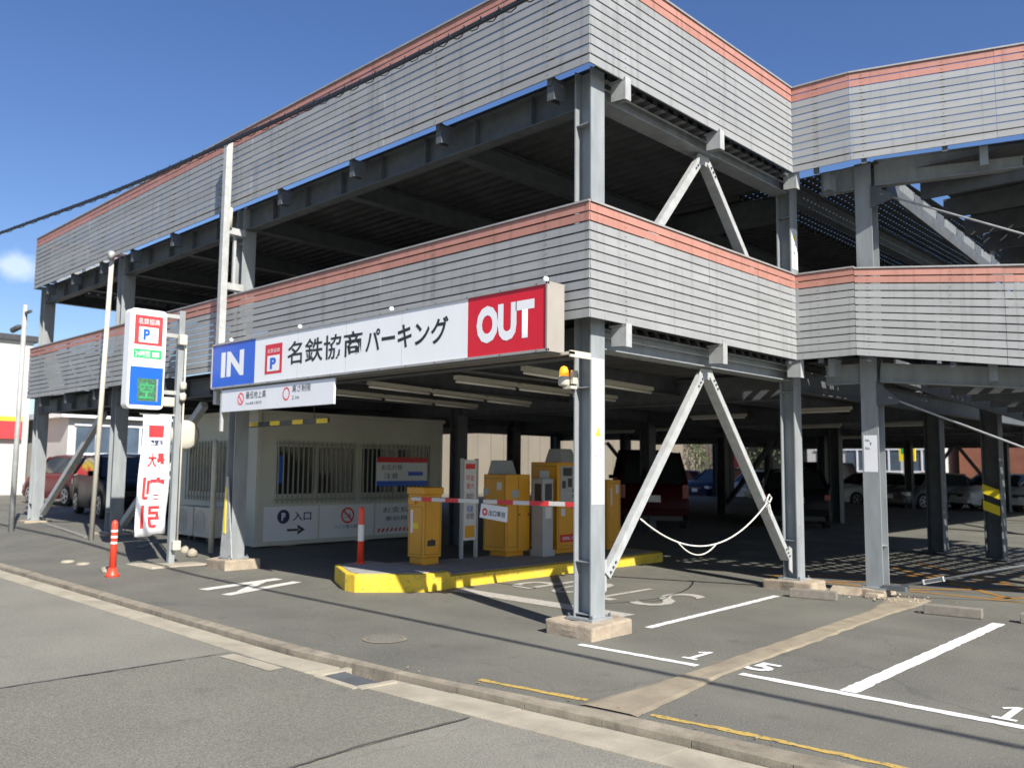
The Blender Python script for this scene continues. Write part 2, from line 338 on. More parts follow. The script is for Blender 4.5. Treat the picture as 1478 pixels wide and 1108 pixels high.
# resurfaced patch and its tar seams
grid('road_patch', m_road2, [-1.62, -.8, 0, .6, 1.12], [lambda x: -9.0, lambda x: -6., lambda x: lerp_line(EDGE, x)-.005], lambda x, y: -.026)
def strip_mesh(mb, pts, wd, z, jit=.0, step=.06, w2=None, zf=None):
    P = [Vector((*p, 0)) for p in pts]; out = []
    for a, b in zip(P, P[1:]):
        n = max(1, int((b-a).length/step))
        for i in range(n): out.append(a.lerp(b, i/n))
    out.append(P[-1]); L = len(out); rows = []
    for i, p in enumerate(out):
        d = (out[min(i+1, L-1)]-out[max(i-1, 0)]).normalized(); nn = Vector((-d.y, d.x, 0))
        ww = wd if w2 is None else wd+(w2-wd)*i/(L-1)
        a = p+nn*(ww/2+random.uniform(-jit, jit)); b = p-nn*(ww/2+random.uniform(-jit, jit))
        rows.append((a, b))
    for (a, b), (c, d) in zip(rows, rows[1:]):
        mb.face([(q.x, q.y, (zf(q.x, q.y) if zf else 0)+z) for q in (b, d, c, a)])
for pts in ([(-1.62, -2.76), (-1.66, -4.4), (-1.75, -8)], [(1.13, -2.6), (1.10, -3.4), (1.2, -4.6)]):
    m = MB(); strip_mesh(m, pts, .022, -.022, .006); struct(m.build('tar_seam', m_seam))

# gutter slabs and kerb stones, each its own piece with a joint between
gut = struct(MB().box(-40, 40, -2.40, -2.38, -.3, -.12).build('gutter_bed', m_conc_l))
x = -21.0
i = 0
while x < 8.2:
    L = .60 if x > -12 else 1.2; g = .007
    a, b = x+g/2, x+L-g/2
    e = random.uniform(-.003, .003)
    mb = MB(); ze = -.028
    if -.82 < (a+b)/2 < .25:
        pass
    k0, k1, m0, m1, e0, e1 = lerp_line(KERB, a), lerp_line(KERB, b), lerp_line(MID, a), lerp_line(MID, b), lerp_line(EDGE, a), lerp_line(EDGE, b)
    if not (-.50 < (a+b)/2 < .2):
        mb.hexa([(a, e0, -.12), (b, e1, -.12), (b, m1-.008, -.12), (a, m0-.008, -.12), (a, e0, -.024), (b, e1, -.024), (b, m1-.008, -.036+e), (a, m0-.008, -.036+e)])
        mb.build('gutter_slab', m_conc_l, gut, loc=(a, e0, 0))
    mb = MB(); zt = .012+e*.5
    mb.hexa([(a, m0+.008, -.12), (b, m1+.008, -.12), (b, k1, -.12), (a, k0, -.12), (a, m0+.020, zt-.01), (b, m1+.020, zt-.01), (b, k1, zt), (a, k0, zt)])
    mb.build('kerb_stone', m_conc, gut, loc=(a, m0, 0))
    x += L
# drain opening with a grating in the gutter
dr = empty('drain_grate', (-.2, -2.56, -.03), 'small grey drain grating set in the pale gutter beside the kerb', 'drain')
m = MB(); m.box(-.50, .11, -2.74, -2.40, -.15, -.11); m.build('sump', m_dark, dr)
m = MB(); m.box(-.50, -.44, -2.70, -2.37, -.11, -.02).box(.06, .11, -2.68, -2.36, -.11, -.02).box(-.44, .06, -2.72, -2.66, -.11, -.02); m.build('frame', m_conc_l, dr)
for k in range(11):
    xx = -.425+k*.047; MB().box(xx, xx+.016, -2.655, -2.44, -.06, -.03).build('bar', m_steel_d, dr)
m = MB(); strip_mesh(m, [(-1.55, -2.83), (-.82, -2.80)], .13, -.022, .006); struct(m.build('gutter_apron', m_conc_l))

# round manhole
mh = empty('manhole_cover', (-1.08, -1.56, .004), 'small round manhole cover with pale ring in the driveway asphalt', 'manhole')
m = MB(); disc(m, (-1.08, -1.56, .006), (1, 0, 0), (0, 1, 0), .20, .165); m.build('ring', m_conc, mh)
m = MB(); disc(m, (-1.08, -1.56, .005), (1, 0, 0), (0, 1, 0), .16); m.build('lid', m_road2, mh)

# concrete strip crossing the parking bays
m = MB(); rows = []
pl = [(1.49, -1.95), (1.51, -1.2), (1.50, -.6), (1.46, .2), (1.42, 1.2), (1.36, 2.2), (1.33, 3.2), (1.20, 3.9), (1.10, 4.45)]
pr = [(1.92, -1.90), (1.84, -1.2), (1.74, -.6), (1.70, .2), (1.67, 1.2), (1.62, 2.2), (1.58, 3.2), (1.60, 4.0), (1.56, 4.55)]
n = 90
for i in range(n+1):
    t = i/n*(len(pl)-1); k = min(int(t), len(pl)-2); q = t-k
    a = Vector(pl[k]).lerp(Vector(pl[k+1]), q); b = Vector(pr[k]).lerp(Vector(pr[k+1]), q)
    a.x += .016*mnoise.noise((0, i*.45, 0)); b.x += .02*mnoise.noise((9, i*.45, 0)); rows.append((a, b))
for i, ((a, b), (c, d)) in enumerate(zip(rows, rows[1:])):
    P = lambda p, q, t, i: (p.x+(q.x-p.x)*t, p.y+(q.y-p.y)*t, (.003 if t in (0, 1) else .012+.004*mnoise.noise((t*3, i*.3, 2))))
    for t0, t1 in ((0, .12), (.12, .5), (.5, .88), (.88, 1)):
        m.face([P(a, b, t0, i), P(a, b, t1, i), P(c, d, t1, i+1), P(c, d, t0, i+1)])
struct(m.build('concrete_strip', m_strip, smooth=True))

# painted markings (each its own sheet)
def mark(name, pts, wd, mat, label=None, jit=.006, z=.004, w2=None):
    mb = MB(); strip_mesh(mb, pts, wd, z, jit, w2=w2, zf=hgt); o = mb.build(name, mat); struct(o); return o
mark('bay_line', [(.27, -.47), (1.43, -.42)], .075, m_pw)
mark('bay_line', [(1.80, -.41), (2.6, -.40), (4.2, -.38), (8, -.34)], .085, m_pw)
mark('bay_line', [(.23, .62), (.10, 3.52)], .085, m_pw)
mark('bay_line', [(2.59, -.34), (2.56, 3.45)], .12, m_pw)
mark('stop_line', [(-2.92, .98), (-.30, 1.01)], .27, m_pw2, jit=.008)
mark('yellow_line', [(.56, -1.96), (1.0, -1.90), (1.46, -1.83)], .055, m_py, jit=.010)
mark('yellow_line', [(1.95, -1.80), (2.5, -1.73), (3.1, -1.68), (4.5, -1.58), (8, -1.3)], .055, m_py, jit=.012)
mark('lane_arrow', [(-5.00, -1.34), (-5.28, -.12)], .17, m_pwa)
mark('lane_arrow', [(-4.42, -1.34), (-4.86, -.10)], .15, m_pwa)
mark('lane_arrow', [(-4.50, -1.12), (-5.18, -.42)], .11, m_pwa, z=.0065)
mark('lane_dash', [(-5.7, -.9), (-5.9, -.2)], .05, m_pw3)
mark('lane_dash', [(-15.8, .15), (-10.9, -.55)], .12, m_pw3)
mark('lane_dash', [(-9.9, .25), (-9.3, -.35)], .12, m_pw3)
for a, b in (((-.9, 5.3), (2.2, 8.8)), ((.0, 5.35), (3.4, 9.0)), ((1.0, 5.35), (4.4, 8.9)), ((2.0, 5.35), (4.8, 8.2)), ((2.2, 5.4), (-.9, 8.6)), ((3.2, 5.4), (.0, 8.7))):
    mark('hatch_line', [a, b], .10, m_po, jit=.01)
mark('hatch_line', [(-.9, 5.22), (5.4, 5.22)], .09, m_po, jit=.01)
mark('hatch_line', [(.2, 4.87), (.95, 4.62)], .06, m_po, jit=.01)
def ground_text(s, x0, y0, w_, h_, right, up, mat, bold):
    t = empty('tmp', (0, 0, 0), None, None); o = text(s, (x0, y0, .0062), right, up, w_, h_, mat, t, 'painted_'+('number' if s.isdigit() else 'letter'), bold)
    o.parent = None; bpy.data.objects.remove(t); struct(o)
def number_one(x, y, w_, h_):
    P = lambda a, b: (x+a*w_, y+b*h_, .0062)
    mb = MB(); mb.face([P(.36, .12), P(.64, .12), P(.64, 1), P(.42, 1), P(.36, .9)]); mb.face([P(.08, 0), P(.92, 0), P(.92, .12), P(.08, .12)]); mb.face([P(.0, .80), P(.12, .70), P(.36, .86), P(.36, .9), P(.42, 1)])
    struct(mb.build('painted_number', m_pw))
number_one(1.17, -.27, .16, .36)
ground_text('5', 1.72, -.24, .20, .30, (1, 0, 0), (0, 1, 0), m_pw, .03)
number_one(3.47, -.30, .17, .38)
for k, ch in enumerate('STOP'):
    ground_text(ch, -.42-.64*k, 2.85, .46, 1.15, (-1, 0, 0), (0, -1, 0), m_pw2, .0)

# ------------------------------------------------------------------ the parking garage
G = empty('parking_garage', (0, 0, 0), 'three level grey steel open car park with slatted parapets and coral top bands', 'building')
Z1, Z2, Z3, Z4 = 2.93, 4.03, 5.38, 6.52
FX, FY, X0 = .258, -.32, -15.63

def hcol(x, y, z0, z1, w=.20, turn=False, mat=m_steel, plinth=None, stiff=(.62,)):
    mb = MB(); t = .014; h = w/2
    def bx(a0, a1, b0, b1, c0, c1):
        if turn: mb.box(x+b0, x+b1, y+a0, y+a1, c0, c1)
        else: mb.box(x+a0, x+a1, y+b0, y+b1, c0, c1)
    bx(h-t, h, -h, h, z0, z1); bx(-h, -h+t, -h, h, z0, z1); bx(-h+t, h-t, -.005, .005, z0, z1)
    for s in stiff: bx(-h+t, h-t, -h+.01, h-.01, s, s+.010)
    for s in (z0, ): bx(-h-.05, h+.05, -h-.05, h+.05, s-.012, s)
    c = mb.build('column', mat, G, loc=(x, y, z0))
    if plinth:
        bp_ = MB().box(x-h-.05, x+h+.05, y-h-.05, y+h+.05, z0+.001, z0+.014)
        bp_.build('base_plate', mat, c, loc=(x, y, z0)); ab = MB()
        for sx_ in (-1, 1):
            for sy_ in (-1, 1): ab.cyl((x+sx_*(h+.03), y+sy_*(h+.03), z0+.014), (x+sx_*(h+.03), y+sy_*(h+.03), z0+.045), .012, 6)
        o_ = ab.build('anchor_bolts', m_steel_d, c, loc=(x, y, z0)); o_['kind'] = 'stuff'
        px, py, hz = plinth; mp = MB()
        n = 5; vs = []
        mp.box(x-px, x+px, y-py, y+py, hgt(x, y)-.05, z0-.012)
        p = mp.build('plinth', m_block, c, loc=(x, y, z0), bevel=.02)
        me = p.data; bm = bmesh.new(); bm.from_mesh(me); bmesh.ops.subdivide_edges(bm, edges=bm.edges, cuts=2, use_grid_fill=True)
        for v in bm.verts: v.co += Vector(mnoise.noise_vector(v.co*4+Vector((x, y, 0))))*.024
        bm.to_mesh(me); bm.free()
    return c
TOP = 5.46
def bolts(mb, c, ux, uy, n, nx, ny, sx, sy):
    c, ux, uy, n = map(Vector, (c, ux, uy, n))
    for i in range(nx):
        for j in range(ny):
            p = c+ux*(i-(nx-1)/2)*sx+uy*(j-(ny-1)/2)*sy; mb.cyl(p, p+n*.014, .013, 6)
corner_col = hcol(0, 0, .142, TOP, .21, plinth=(.28, .30, .13), stiff=(.18, .66, 2.3, 3.1, 4.9))
in_col = hcol(-6.80, .02, .16, TOP, .22, plinth=(.30, .28, .1), stiff=(.66, 2.6, 4.9))
hcol(-11.40, .05, .26, TOP, .24, plinth=(.28, .28, .1)); hcol(-15.80, .05, .27, TOP, .24, plinth=(.28, .28, .1))
hcol(-.04, 4.28, .13, TOP, .20, plinth=(.34, .22, .1), stiff=(.62, 2.55, 4.9))
c3 = hcol(.90, 4.62, .085, 5.52, .21, turn=True, plinth=(.16, .2, .08), stiff=(.6,))
for (cx, cy) in ((-7.05, 4.75), (-11.4, 4.7), (-15.8, 4.7), (-.36, 10.8), (.78, 10.2), (-6.9, 10.8), (-11.4, 10.8), (-15.8, 10.8), (-.3, 17.6), (-5.2, 17.6), (-9.0, 17.9),
                 (-12.6, 17.6), (-15.8, 17.6), (-.3, 23.5), (-4.4, 23.5), (-8.2, 23.4), (-12.0, 23.5), (-15.8, 23.5), (-.3, 29), (-3.8, 29), (-7.2, 29), (-10.4, 29), (-13.2, 29), (-15.8, 29), (5.6, 6.1), (5.4, 11)):
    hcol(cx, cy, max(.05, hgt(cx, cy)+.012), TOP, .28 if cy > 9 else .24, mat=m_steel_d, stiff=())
# hazard tape on the inner column
hz = [o for o in G.children if abs(o.location.x-.78) < .01][0]
for k, z in enumerate((.88, 1.16)):
    mb = MB(); mb.hexa([(.64, 10.052, z), (.90, 10.052, z-.10), (.90, 10.056, z-.10), (.64, 10.056, z), (.64, 10.052, z+.16), (.90, 10.052, z+.06), (.90, 10.056, z+.06), (.64, 10.056, z+.16)]); mb.build('hazard_stripe', m_tri, hz)

# beams
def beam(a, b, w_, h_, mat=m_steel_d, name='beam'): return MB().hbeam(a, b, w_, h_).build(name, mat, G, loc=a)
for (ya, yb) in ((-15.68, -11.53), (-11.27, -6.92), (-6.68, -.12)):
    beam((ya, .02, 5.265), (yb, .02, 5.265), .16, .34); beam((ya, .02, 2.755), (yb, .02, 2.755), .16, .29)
for zb_, hb_ in ((5.34, .24), (2.80, .21)):
    bo = beam((-.075, .12, zb_), (-.075, 4.17, zb_), .22, hb_, m_steel)
    MB().cyl((.0, .14, zb_+hb_*.12), (.0, 4.15, zb_+hb_*.12), .009, 6).build('conduit', m_steel_l, bo)
# ramp front beams
beam((.35, 4.52, 5.35), (.78, 4.58, 5.35), .12, .30, m_steel); beam((1.02, 4.60, 5.36), (5.5, 6.0, 5.36), .14, .34, m_steel)
beam((.35, 4.52, 2.77), (.78, 4.58, 2.77), .12, .25, m_steel); beam((1.02, 4.60, 2.77), (5.5, 6.0, 2.38), .14, .24, m_steel)
# stiffener plates on the long beam webs
for x in [-.75-.86*k for k in range(17)]:
    if min(abs(x+6.8), abs(x+11.4)) < .25: continue
    for z, hh in ((5.265, .155), (2.755, .13)):
        mb = MB().box(x, x+.012, -.058, .012, z-hh, z+hh); mb.build('web_stiffener', m_steel_d, G)
# inner joists (under both decks) running away from the street
for x in (-2.1, -4.3, -6.8, -9.1, -11.4, -13.6, -15.7):
    for z in (5.28, 2.77): beam((x, .12, z), (x, 33.5, z), .15, .26, m_steel_d, 'joist')
for y in (4.55, 10.8, 17.6, 23.5, 29, 33.2):
    for z in (5.22, 2.68): beam((-15.7, y+.16, z), (-.1, y+.16, z), .16, .36, m_steel_d, 'cross_beam')
beam((0, 4.40, 2.7), (0, 33.5, 2.7), .15, .28, m_steel_d, 'joist'); beam((0, 4.40, 5.27), (0, 33.5, 5.27), .15, .28, m_steel_d, 'joist')

# corrugated steel decks
def corrugated(name, x0, x1, y0, y1, z, mat):
    v = []; f = []; n = int((y1-y0)/.20); prof = ((0, 0), (.06, 0), (.09, -.055), (.17, -.055))
    ys = [(y0+i*.2+a, z+b) for i in range(n) for a, b in prof]
    v = [(x0, y, zz) for y, zz in ys]+[(x1, y, zz) for y, zz in ys]; k = len(ys)
    f = [(i, i+1, k+i+1, k+i) for i in range(k-1)]
    b = len(v); v += [(x0, y0, z+.03), (x1, y0, z+.03), (x1, y1, z+.03), (x0, y1, z+.03), (x0, y0, z+.002), (x1, y0, z+.002), (x1, y1, z+.002), (x0, y1, z+.002)]
    f += [(b, b+1, b+2, b+3), (b+4, b+5, b+1, b), (b+5, b+6, b+2, b+1), (b+6, b+7, b+3, b+2), (b+7, b+4, b, b+3)]
    me = bpy.data.meshes.new(name); me.from_pydata(v, [], f); me.materials.append(mat)
    o = bpy.data.objects.new(name, me); C.objects.link(o); o.parent = G; return o
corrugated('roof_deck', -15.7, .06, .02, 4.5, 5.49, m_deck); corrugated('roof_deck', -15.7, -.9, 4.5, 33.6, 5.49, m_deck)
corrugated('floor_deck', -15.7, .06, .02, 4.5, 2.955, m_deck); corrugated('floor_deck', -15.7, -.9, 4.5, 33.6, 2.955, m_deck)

# perforated steel decks near the ramp (real holes)
def perforated(name, x0, x1, y0, y1, zf, pitch, hole, mat=m_deck):
    xs, ys = [x0], [y0]; 
    nx, ny = int((x1-x0)/pitch), int((y1-y0)/pitch)
    for i in range(nx): a = x0+i*pitch+(pitch-hole)/2; xs += [a, a+hole]
    for i in range(ny): a = y0+i*pitch+(pitch-hole)/2; ys += [a, a+hole]
    xs.append(x1); ys.append(y1); k = len(ys)
    v = [(x, y, zf(x, y)) for x in xs for y in ys]
    f = [(i*k+j, (i+1)*k+j, (i+1)*k+j+1, i*k+j+1) for i in range(len(xs)-1) for j in range(k-1) if not (i % 2 == 1 and j % 2 == 1)]
    me = bpy.data.meshes.new(name); me.from_pydata(v, [], f); me.materials.append(mat)
    o = bpy.data.objects.new(name, me); C.objects.link(o); o.parent = G; o['kind'] = 'stuff'; return o
perforated('perforated_deck', -.9, 1.08, 4.47, 13.0, lambda x, y: 2.96, .26, .13)
perforated('perforated_deck', -.9, 1.08, 4.47, 13.0, lambda x, y: 5.49, .12, .020)
corrugated('roof_deck', -.9, .06, 13.0, 33.6, 5.49, m_deck); corrugated('floor_deck', -.9, .06, 13.0, 33.6, 2.955, m_deck)
rz1 = lambda x, y: 2.90-.035*(y-4.6)-.02*(x-1.1); rz2 = lambda x, y: 5.38-.065*(y-4.6)
perforated('ramp_deck', 1.36, 4.9, 4.95, 12.5, rz1, .26, .13)
perforated('ramp_deck', 1.50, 4.9, 4.74, 12.5, rz2, .24, .03)
for rz, dz in ((rz1, 0), (rz2, 0)):
    y = 4.95
    while y < 12.2:
        xs_ = (y-4.6)/.32+1.1
        MB().box(1.42, 4.9, y+.14, y+.19, rz(1.1, y)-.30, rz(1.1, y)-.03).build('ramp_joist', m_steel_d, G)
        MB().box(1.08, 1.105, y-.04, y+.30, rz(1.1, y)-.12, rz(1.1, y)+.08).build('spacer', m_steel_d, G)
        g = MB(); yy = y+.30
        while yy < y+.84:
            zz = rz(1.1, yy); g.hexa([(1.085, yy, zz-.08), (1.10, yy, zz-.08), (1.10, yy+.020, zz-.08), (1.085, yy+.020, zz-.08), (1.085, yy+.07, zz+.09), (1.10, yy+.07, zz+.09), (1.10, yy+.085, zz+.09), (1.085, yy+.085, zz+.09)]); yy += .05
        o = g.build('edge_grating', m_steel, G); o['kind'] = 'stuff'
        y += .90
    MB().hexa([(1.08, 4.75, rz(1.1, 4.75)-.24), (1.12, 4.75, rz(1.1, 4.75)-.24), (1.12, 12.4, rz(1.1, 12.4)-.24), (1.08, 12.4, rz(1.1, 12.4)-.24),
               (1.08, 4.75, rz(1.1, 4.75)-.06), (1.12, 4.75, rz(1.1, 4.75)-.06), (1.12, 12.4, rz(1.1, 12.4)-.06), (1.08, 12.4, rz(1.1, 12.4)-.06)]).build('stringer', m_steel_d, G)

# V braces
def brace(a, b, parent, w_=.09, side=1):
    a, b = Vector(a), Vector(b); mb = MB(); up = Vector((1, 0, 0))
    if side < 0:
        mb.beam(a+Vector((0, 0, 0)), b, .07, .006, up=(1, 0, 0)); d = (b-a).normalized(); n_ = Vector((0, d.z, -d.y)).normalized()
        mb.obox((a+b)/2+n_*.034-Vector((.062, 0, 0)), d, n_, (1, 0, 0), (b-a).length/2, .004, .06); return mb.build('brace_leg', m_steel_l, parent, loc=a)
    d = (b-a).normalized()
    n_ = Vector((0, -d.z, d.y)).normalized()
    # box-like channel section, open to the building side
    mb.obox((a+b)/2, d, n_, (1, 0, 0), (b-a).length/2, w_/2, .006)
    for k in (1, -1): mb.obox((a+b)/2+n_*k*(w_/2-.004)-Vector((.034, 0, 0)), d, n_, (1, 0, 0), (b-a).length/2, .005, .034)
    return mb.build('brace_leg', m_steel_l, parent, loc=a)
def vbrace(x, y0, ya, y1, z0, z1, zt):
    gp = MB(); gp.prism([(0, 0)]*0 or [(0, 0), (1, 0), (1, 1)], 0, 0) if 0 else None
    p = MB().hexa([(x-.006, ya-.17, zt-.02), (x+.006, ya-.17, zt-.02), (x+.006, ya+.17, zt-.02), (x-.006, ya+.17, zt-.02), (x-.006, ya-.12, zt+.10), (x+.006, ya-.12, zt+.10), (x+.006, ya+.12, zt+.10), (x-.006, ya+.12, zt+.10)]).build('gusset', m_steel_l, G, loc=(x, ya, zt))
    brace((x+.02, ya-.08, zt+.03), (x+.02, y0, z0), p); brace((x+.02, ya+.08, zt+.03), (x+.02, y1, z1), p, side=-1)
    mb = MB()
    for s, yy, zz in ((-1, y0, z0), (1, y1, z1)):
        d = Vector((0, yy-ya, zz-zt)).normalized()
        for k in range(3):
            c = Vector((x+.026, ya+s*.08, zt+.03))+d*(.07+.06*k); mb.cyl(c, c+Vector((.016, 0, 0)), .012, 6)
            c = Vector((x+.026, yy, zz))-d*(.05+.06*k); mb.cyl(c, c+Vector((.016, 0, 0)), .012, 6)
    o_ = mb.build('bolts', m_steel_d, p); o_['kind'] = 'stuff'
    for yy, zz, s in ((y0, z0, -1), (y1, z1, 1)):
        MB().hexa([(x-.006, yy-.0, zz-.14), (x+.006, yy, zz-.14), (x+.006, yy+s*.13, zz-.22), (x-.006, yy+s*.13, zz-.22), (x-.006, yy, zz+.16), (x+.006, yy, zz+.16), (x+.006, yy+s*.13, zz+.10), (x-.006, yy+s*.13, zz+.10)]).build('base_gusset', m_steel_l, G)
vbrace(-.03, .30, 2.17, 4.12, .50, .40, 2.58)
vbrace(-.03, .30, 2.17, 4.12, 3.10, 3.10, 5.11)
# braces deep inside and in the left bays
for (a, b) in (((-15.5, .1, .42), (-12.3, .1, 2.5)), ((-11.1, .1, .42), (-8.1, .1, 2.5)), ((-9.0, 17.9, .3), (-7.2, 17.9, 2.5)), ((-5.3, 17.9, .3), (-7.1, 17.9, 2.5)),
               ((-12, 23.5, .3), (-10.1, 23.5, 2.5)), ((-8.3, 23.5, .3), (-10.0, 23.5, 2.5)), ((-7.2, 29, .3), (-5.5, 29, 2.5)), ((-3.8, 29, .3), (-5.4, 29, 2.5)),
               ((-15.7, 17.6, .3), (-15.7, 20.4, 2.5)), ((-15.7, 23.5, .3), (-15.7, 20.6, 2.5)), ((-.3, 17.6, .3), (-.3, 20.4, 2.5)), ((-.3, 23.5, .3), (-.3, 20.5, 2.5)), ((-11.4, 4.9, .3), (-11.4, 7.6, 2.5))):
    MB().beam(a, b, .11, .11).build('brace', m_steel_l if a[1] < 1 else m_steel_d, G)

# tie rods at the ramp with turnbuckle
def rod(a, b, tb=None):
    a, b = Vector(a), Vector(b); o = MB().cyl(a, b, .013, 8).build('tie_rod', m_steel_l, G, smooth=True)
    if tb is not None:
        d = (b-a).normalized(); c = a.lerp(b, tb); n_ = d.cross(Vector((0, 1, 0))).normalized()
        mb = MB()
        for k in (1, -1): mb.cyl(c-d*.11+n_*k*.022, c+d*.11+n_*k*.022, .006, 6)
        for k in (1, -1): mb.cyl(c+d*k*.11-n_*.03, c+d*k*.11+n_*.03, .016, 6)
        mb.build('turnbuckle', m_steel_l, o)
rod((1.15, 4.50, 2.45), (5.5, 5.7, .45), None); rod((1.12, 4.50, .12), (5.5, 5.7, 1.25), .10); rod((1.12, 4.50, 5.06), (5.5, 5.7, 2.95), None)
MB().hexa([(1.00, 4.50, 2.35), (1.00, 4.514, 2.35), (1.26, 4.514, 2.36), (1.26, 4.50, 2.36), (1.00, 4.50, 2.66), (1.00, 4.514, 2.66), (1.26, 4.514, 2.42), (1.26, 4.50, 2.42)]).build('gusset', m_steel_d, G)
MB().hexa([(1.00, 4.50, 4.90), (1.00, 4.514, 4.90), (1.26, 4.514, 4.96), (1.26, 4.50, 4.96), (1.00, 4.50, 5.20), (1.00, 4.514, 5.20), (1.26, 4.514, 5.04), (1.26, 4.50, 5.04)]).build('gusset', m_steel_d, G)
MB().box(1.01, 1.28, 4.47, 4.60, .08, .14).build('anchor_plate', m_steel_d, G)

# parapets: frame + every slat its own piece
NROW = 12
def fascia(p0, p1, zb0, zt0, zb1, zt1, nseg, fill=.86, posts=()):
    p0, p1 = Vector((*p0, 0)), Vector((*p1, 0)); d = (p1-p0).normalized(); L = (p1-p0).length
    nrm = Vector((d.y, -d.x, 0))                                 # outward
    fr = MB(); a_, b_ = p0+d*.03-nrm*.085, p0+d*(L-.03)-nrm*.085
    fr.beam(a_+Vector((0, 0, zb0+.12)), b_+Vector((0, 0, zb1+.12)), .03, .05)
    F = fr.build('parapet', m_steel_d, G, loc=(p0.x, p0.y, zb0))
    for s in posts:
        c = p0+d*s-nrm*.055; t = s/L; fr = MB()
        fr.obox(c+Vector((0, 0, ((zb0+(zb1-zb0)*t-.06)+(zt0+(zt1-zt0)*t-.03))/2)), d, nrm, (0, 0, 1), .03, .022, (zt0+(zt1-zt0)*t-.03-(zb0+(zb1-zb0)*t-.06))/2)
        fr.build('post', m_steel_d, F, loc=(c.x, c.y, zb0))
    sw = MB()
    for s in posts:
        t = s/L; zb = zb0+(zb1-zb0)*t; zt = zt0+(zt1-zt0)*t
        for r in range(NROW):
            c = p0+d*s+nrm*.0005; zc = zb+(zt-zb)*(r+fill*.5)/NROW; sw.cyl((c.x-nrm.x*.004, c.y-nrm.y*.004, zc), (c.x+nrm.x*.003, c.y+nrm.y*.003, zc), .0042, 6)
    o_ = sw.build('screw_heads', m_steel_d, F, loc=(p0.x, p0.y, zb0)); o_['kind'] = 'stuff'
    for sgi in range(nseg):
        a, b = L*sgi/nseg+.002, L*(sgi+1)/nseg-.002
        for r in range(NROW):
            mb = MB(); P = []
            for (zz) in (r/NROW, (r+fill)/NROW):
                q = []
                for s, k in ((a, 0), (b, 0), (b, 1), (a, 1)):
                    t = s/L; zb = zb0+(zb1-zb0)*t; zt = zt0+(zt1-zt0)*t
                    jig = .0016*math.sin(r*7.3+sgi*3.1+zb0)
                    pt = p0+d*s-nrm*(.018*k)+nrm*jig-nrm*(.006 if (zz > r/NROW+.001 and k == 0) else 0); q.append((pt.x, pt.y, zb+(zt-zb)*zz))
                P += q
            mb.hexa(P); mb.build('slat', m_red if r >= NROW-2 else m_slat, F, loc=P[0])
    mb = MB(); P = []
    for up in (0, 1):
        for s, k in ((0, 0), (L, 0), (L, 1), (0, 1)):
            t = s/L; zt = zt0+(zt1-zt0)*t; pt = p0+d*s+nrm*(.012 if k == 0 else -.13); P.append((pt.x, pt.y, zt-.006+.018*up))
    mb.hexa(P); mb.build('cap', m_cap, F)
    return F
pl_ = [X0+.02+0, 0]
lp = [-.28, -1.97, -3.64, -5.36, -7.06, -8.78, -10.42, -11.87, -13.4, -14.9]
LP = [x-X0 for x in lp]
RY0, RY1 = FY+.020, 3.88
fascia((X0, FY), (FX-.001, FY), Z1, Z2, Z1, Z2, 5, .87, LP)
fascia((X0, FY), (FX-.001, FY), Z3, Z4, Z3, Z4, 5, .87, LP)
fascia((FX, RY0), (FX, RY1), Z1, Z2, Z1, Z2, 2, .875, [.55, 2.35, 4.05])
fascia((FX, RY0), (FX, RY1), Z3, Z4, Z3, Z4, 2, .875, [.55, 2.35, 4.05])
fascia((FX-.017, RY1+.001), (.98, 3.95), Z1, Z2, Z1+.01, Z2, 1, .87, [.3])
fascia((FX-.017, RY1+.001), (.98, 3.95), Z3, Z4, Z3+.01, Z4, 1, .87, [.3])
# ramp parapet: drops slightly on the lower level
q1 = (.983, 3.953); q2 = (5.55, 5.41)
fascia(q1, q2, Z1+.01, Z2-.015, 2.36, 3.66, 3, .84, [.15, 1.05, 1.9, 2.8, 3.8])
fascia(q1, q2, Z3+.01, Z4, 5.46, 6.44, 3, .86, [.15, 1.05, 1.9, 2.8, 3.8])
# end return of the left end
fascia((X0-.003, 3.2), (X0-.003, FY+.021), Z1, Z2, Z1, Z2, 1, .86, [.5, 2.5]); fascia((X0-.003, 3.2), (X0-.003, FY+.021), Z3, Z4, Z3, Z4, 1, .8, [.5, 2.5])
# outriggers that carry the parapets
def outrig(p, n_, z, mat=m_steel):
    p, n_ = Vector((*p, 0)), Vector((*n_, 0)).normalized(); s = n_.cross(Vector((0, 0, 1)))
    mb = MB(); c = p+n_*.19
    mb.obox((c.x, c.y, z-.02), s, n_, (0, 0, 1), .045, .010, .115)            # front plate
    mb.obox((c-n_*.1).to_tuple()[:2]+(z+.075,), s, n_, (0, 0, 1), .045, .10, .010)
    a = p+n_*.02; b = p+n_*.18
    for k in (1, -1):
        o = s*k*.04; mb.hexa([(a+o-s*.004+Vector((0, 0, z-.12))), (a+o+s*.004+Vector((0, 0, z-.12))), (b+o+s*.004+Vector((0, 0, z-.13))), (b+o-s*.004+Vector((0, 0, z-.13))),
                              (a+o-s*.004+Vector((0, 0, z+.06))), (a+o+s*.004+Vector((0, 0, z+.06))), (b+o+s*.004+Vector((0, 0, z+.06))), (b+o-s*.004+Vector((0, 0, z+.06)))])
    return mb.build('outrigger', mat, G, loc=(p.x, p.y, z))
for x in lp:
    outrig((x, -.07), (0, -1), 5.31, m_steel_d); outrig((x, -.07), (0, -1), 2.87, m_steel_d)
for y in (.25, 2.05, 3.95):
    outrig((.09, y), (1, 0), 5.31, m_steel_l); outrig((.09, y), (1, 0), 2.84, m_steel_l)
for s in (1.3, 2.9):
    n_ = (.304, -.953); px, py = 1.0+.953*s+.0, 4.50+.304*s
    outrig((px, py-.05), n_, 5.33); outrig((px, py-.05), n_, 2.84-.085*s)
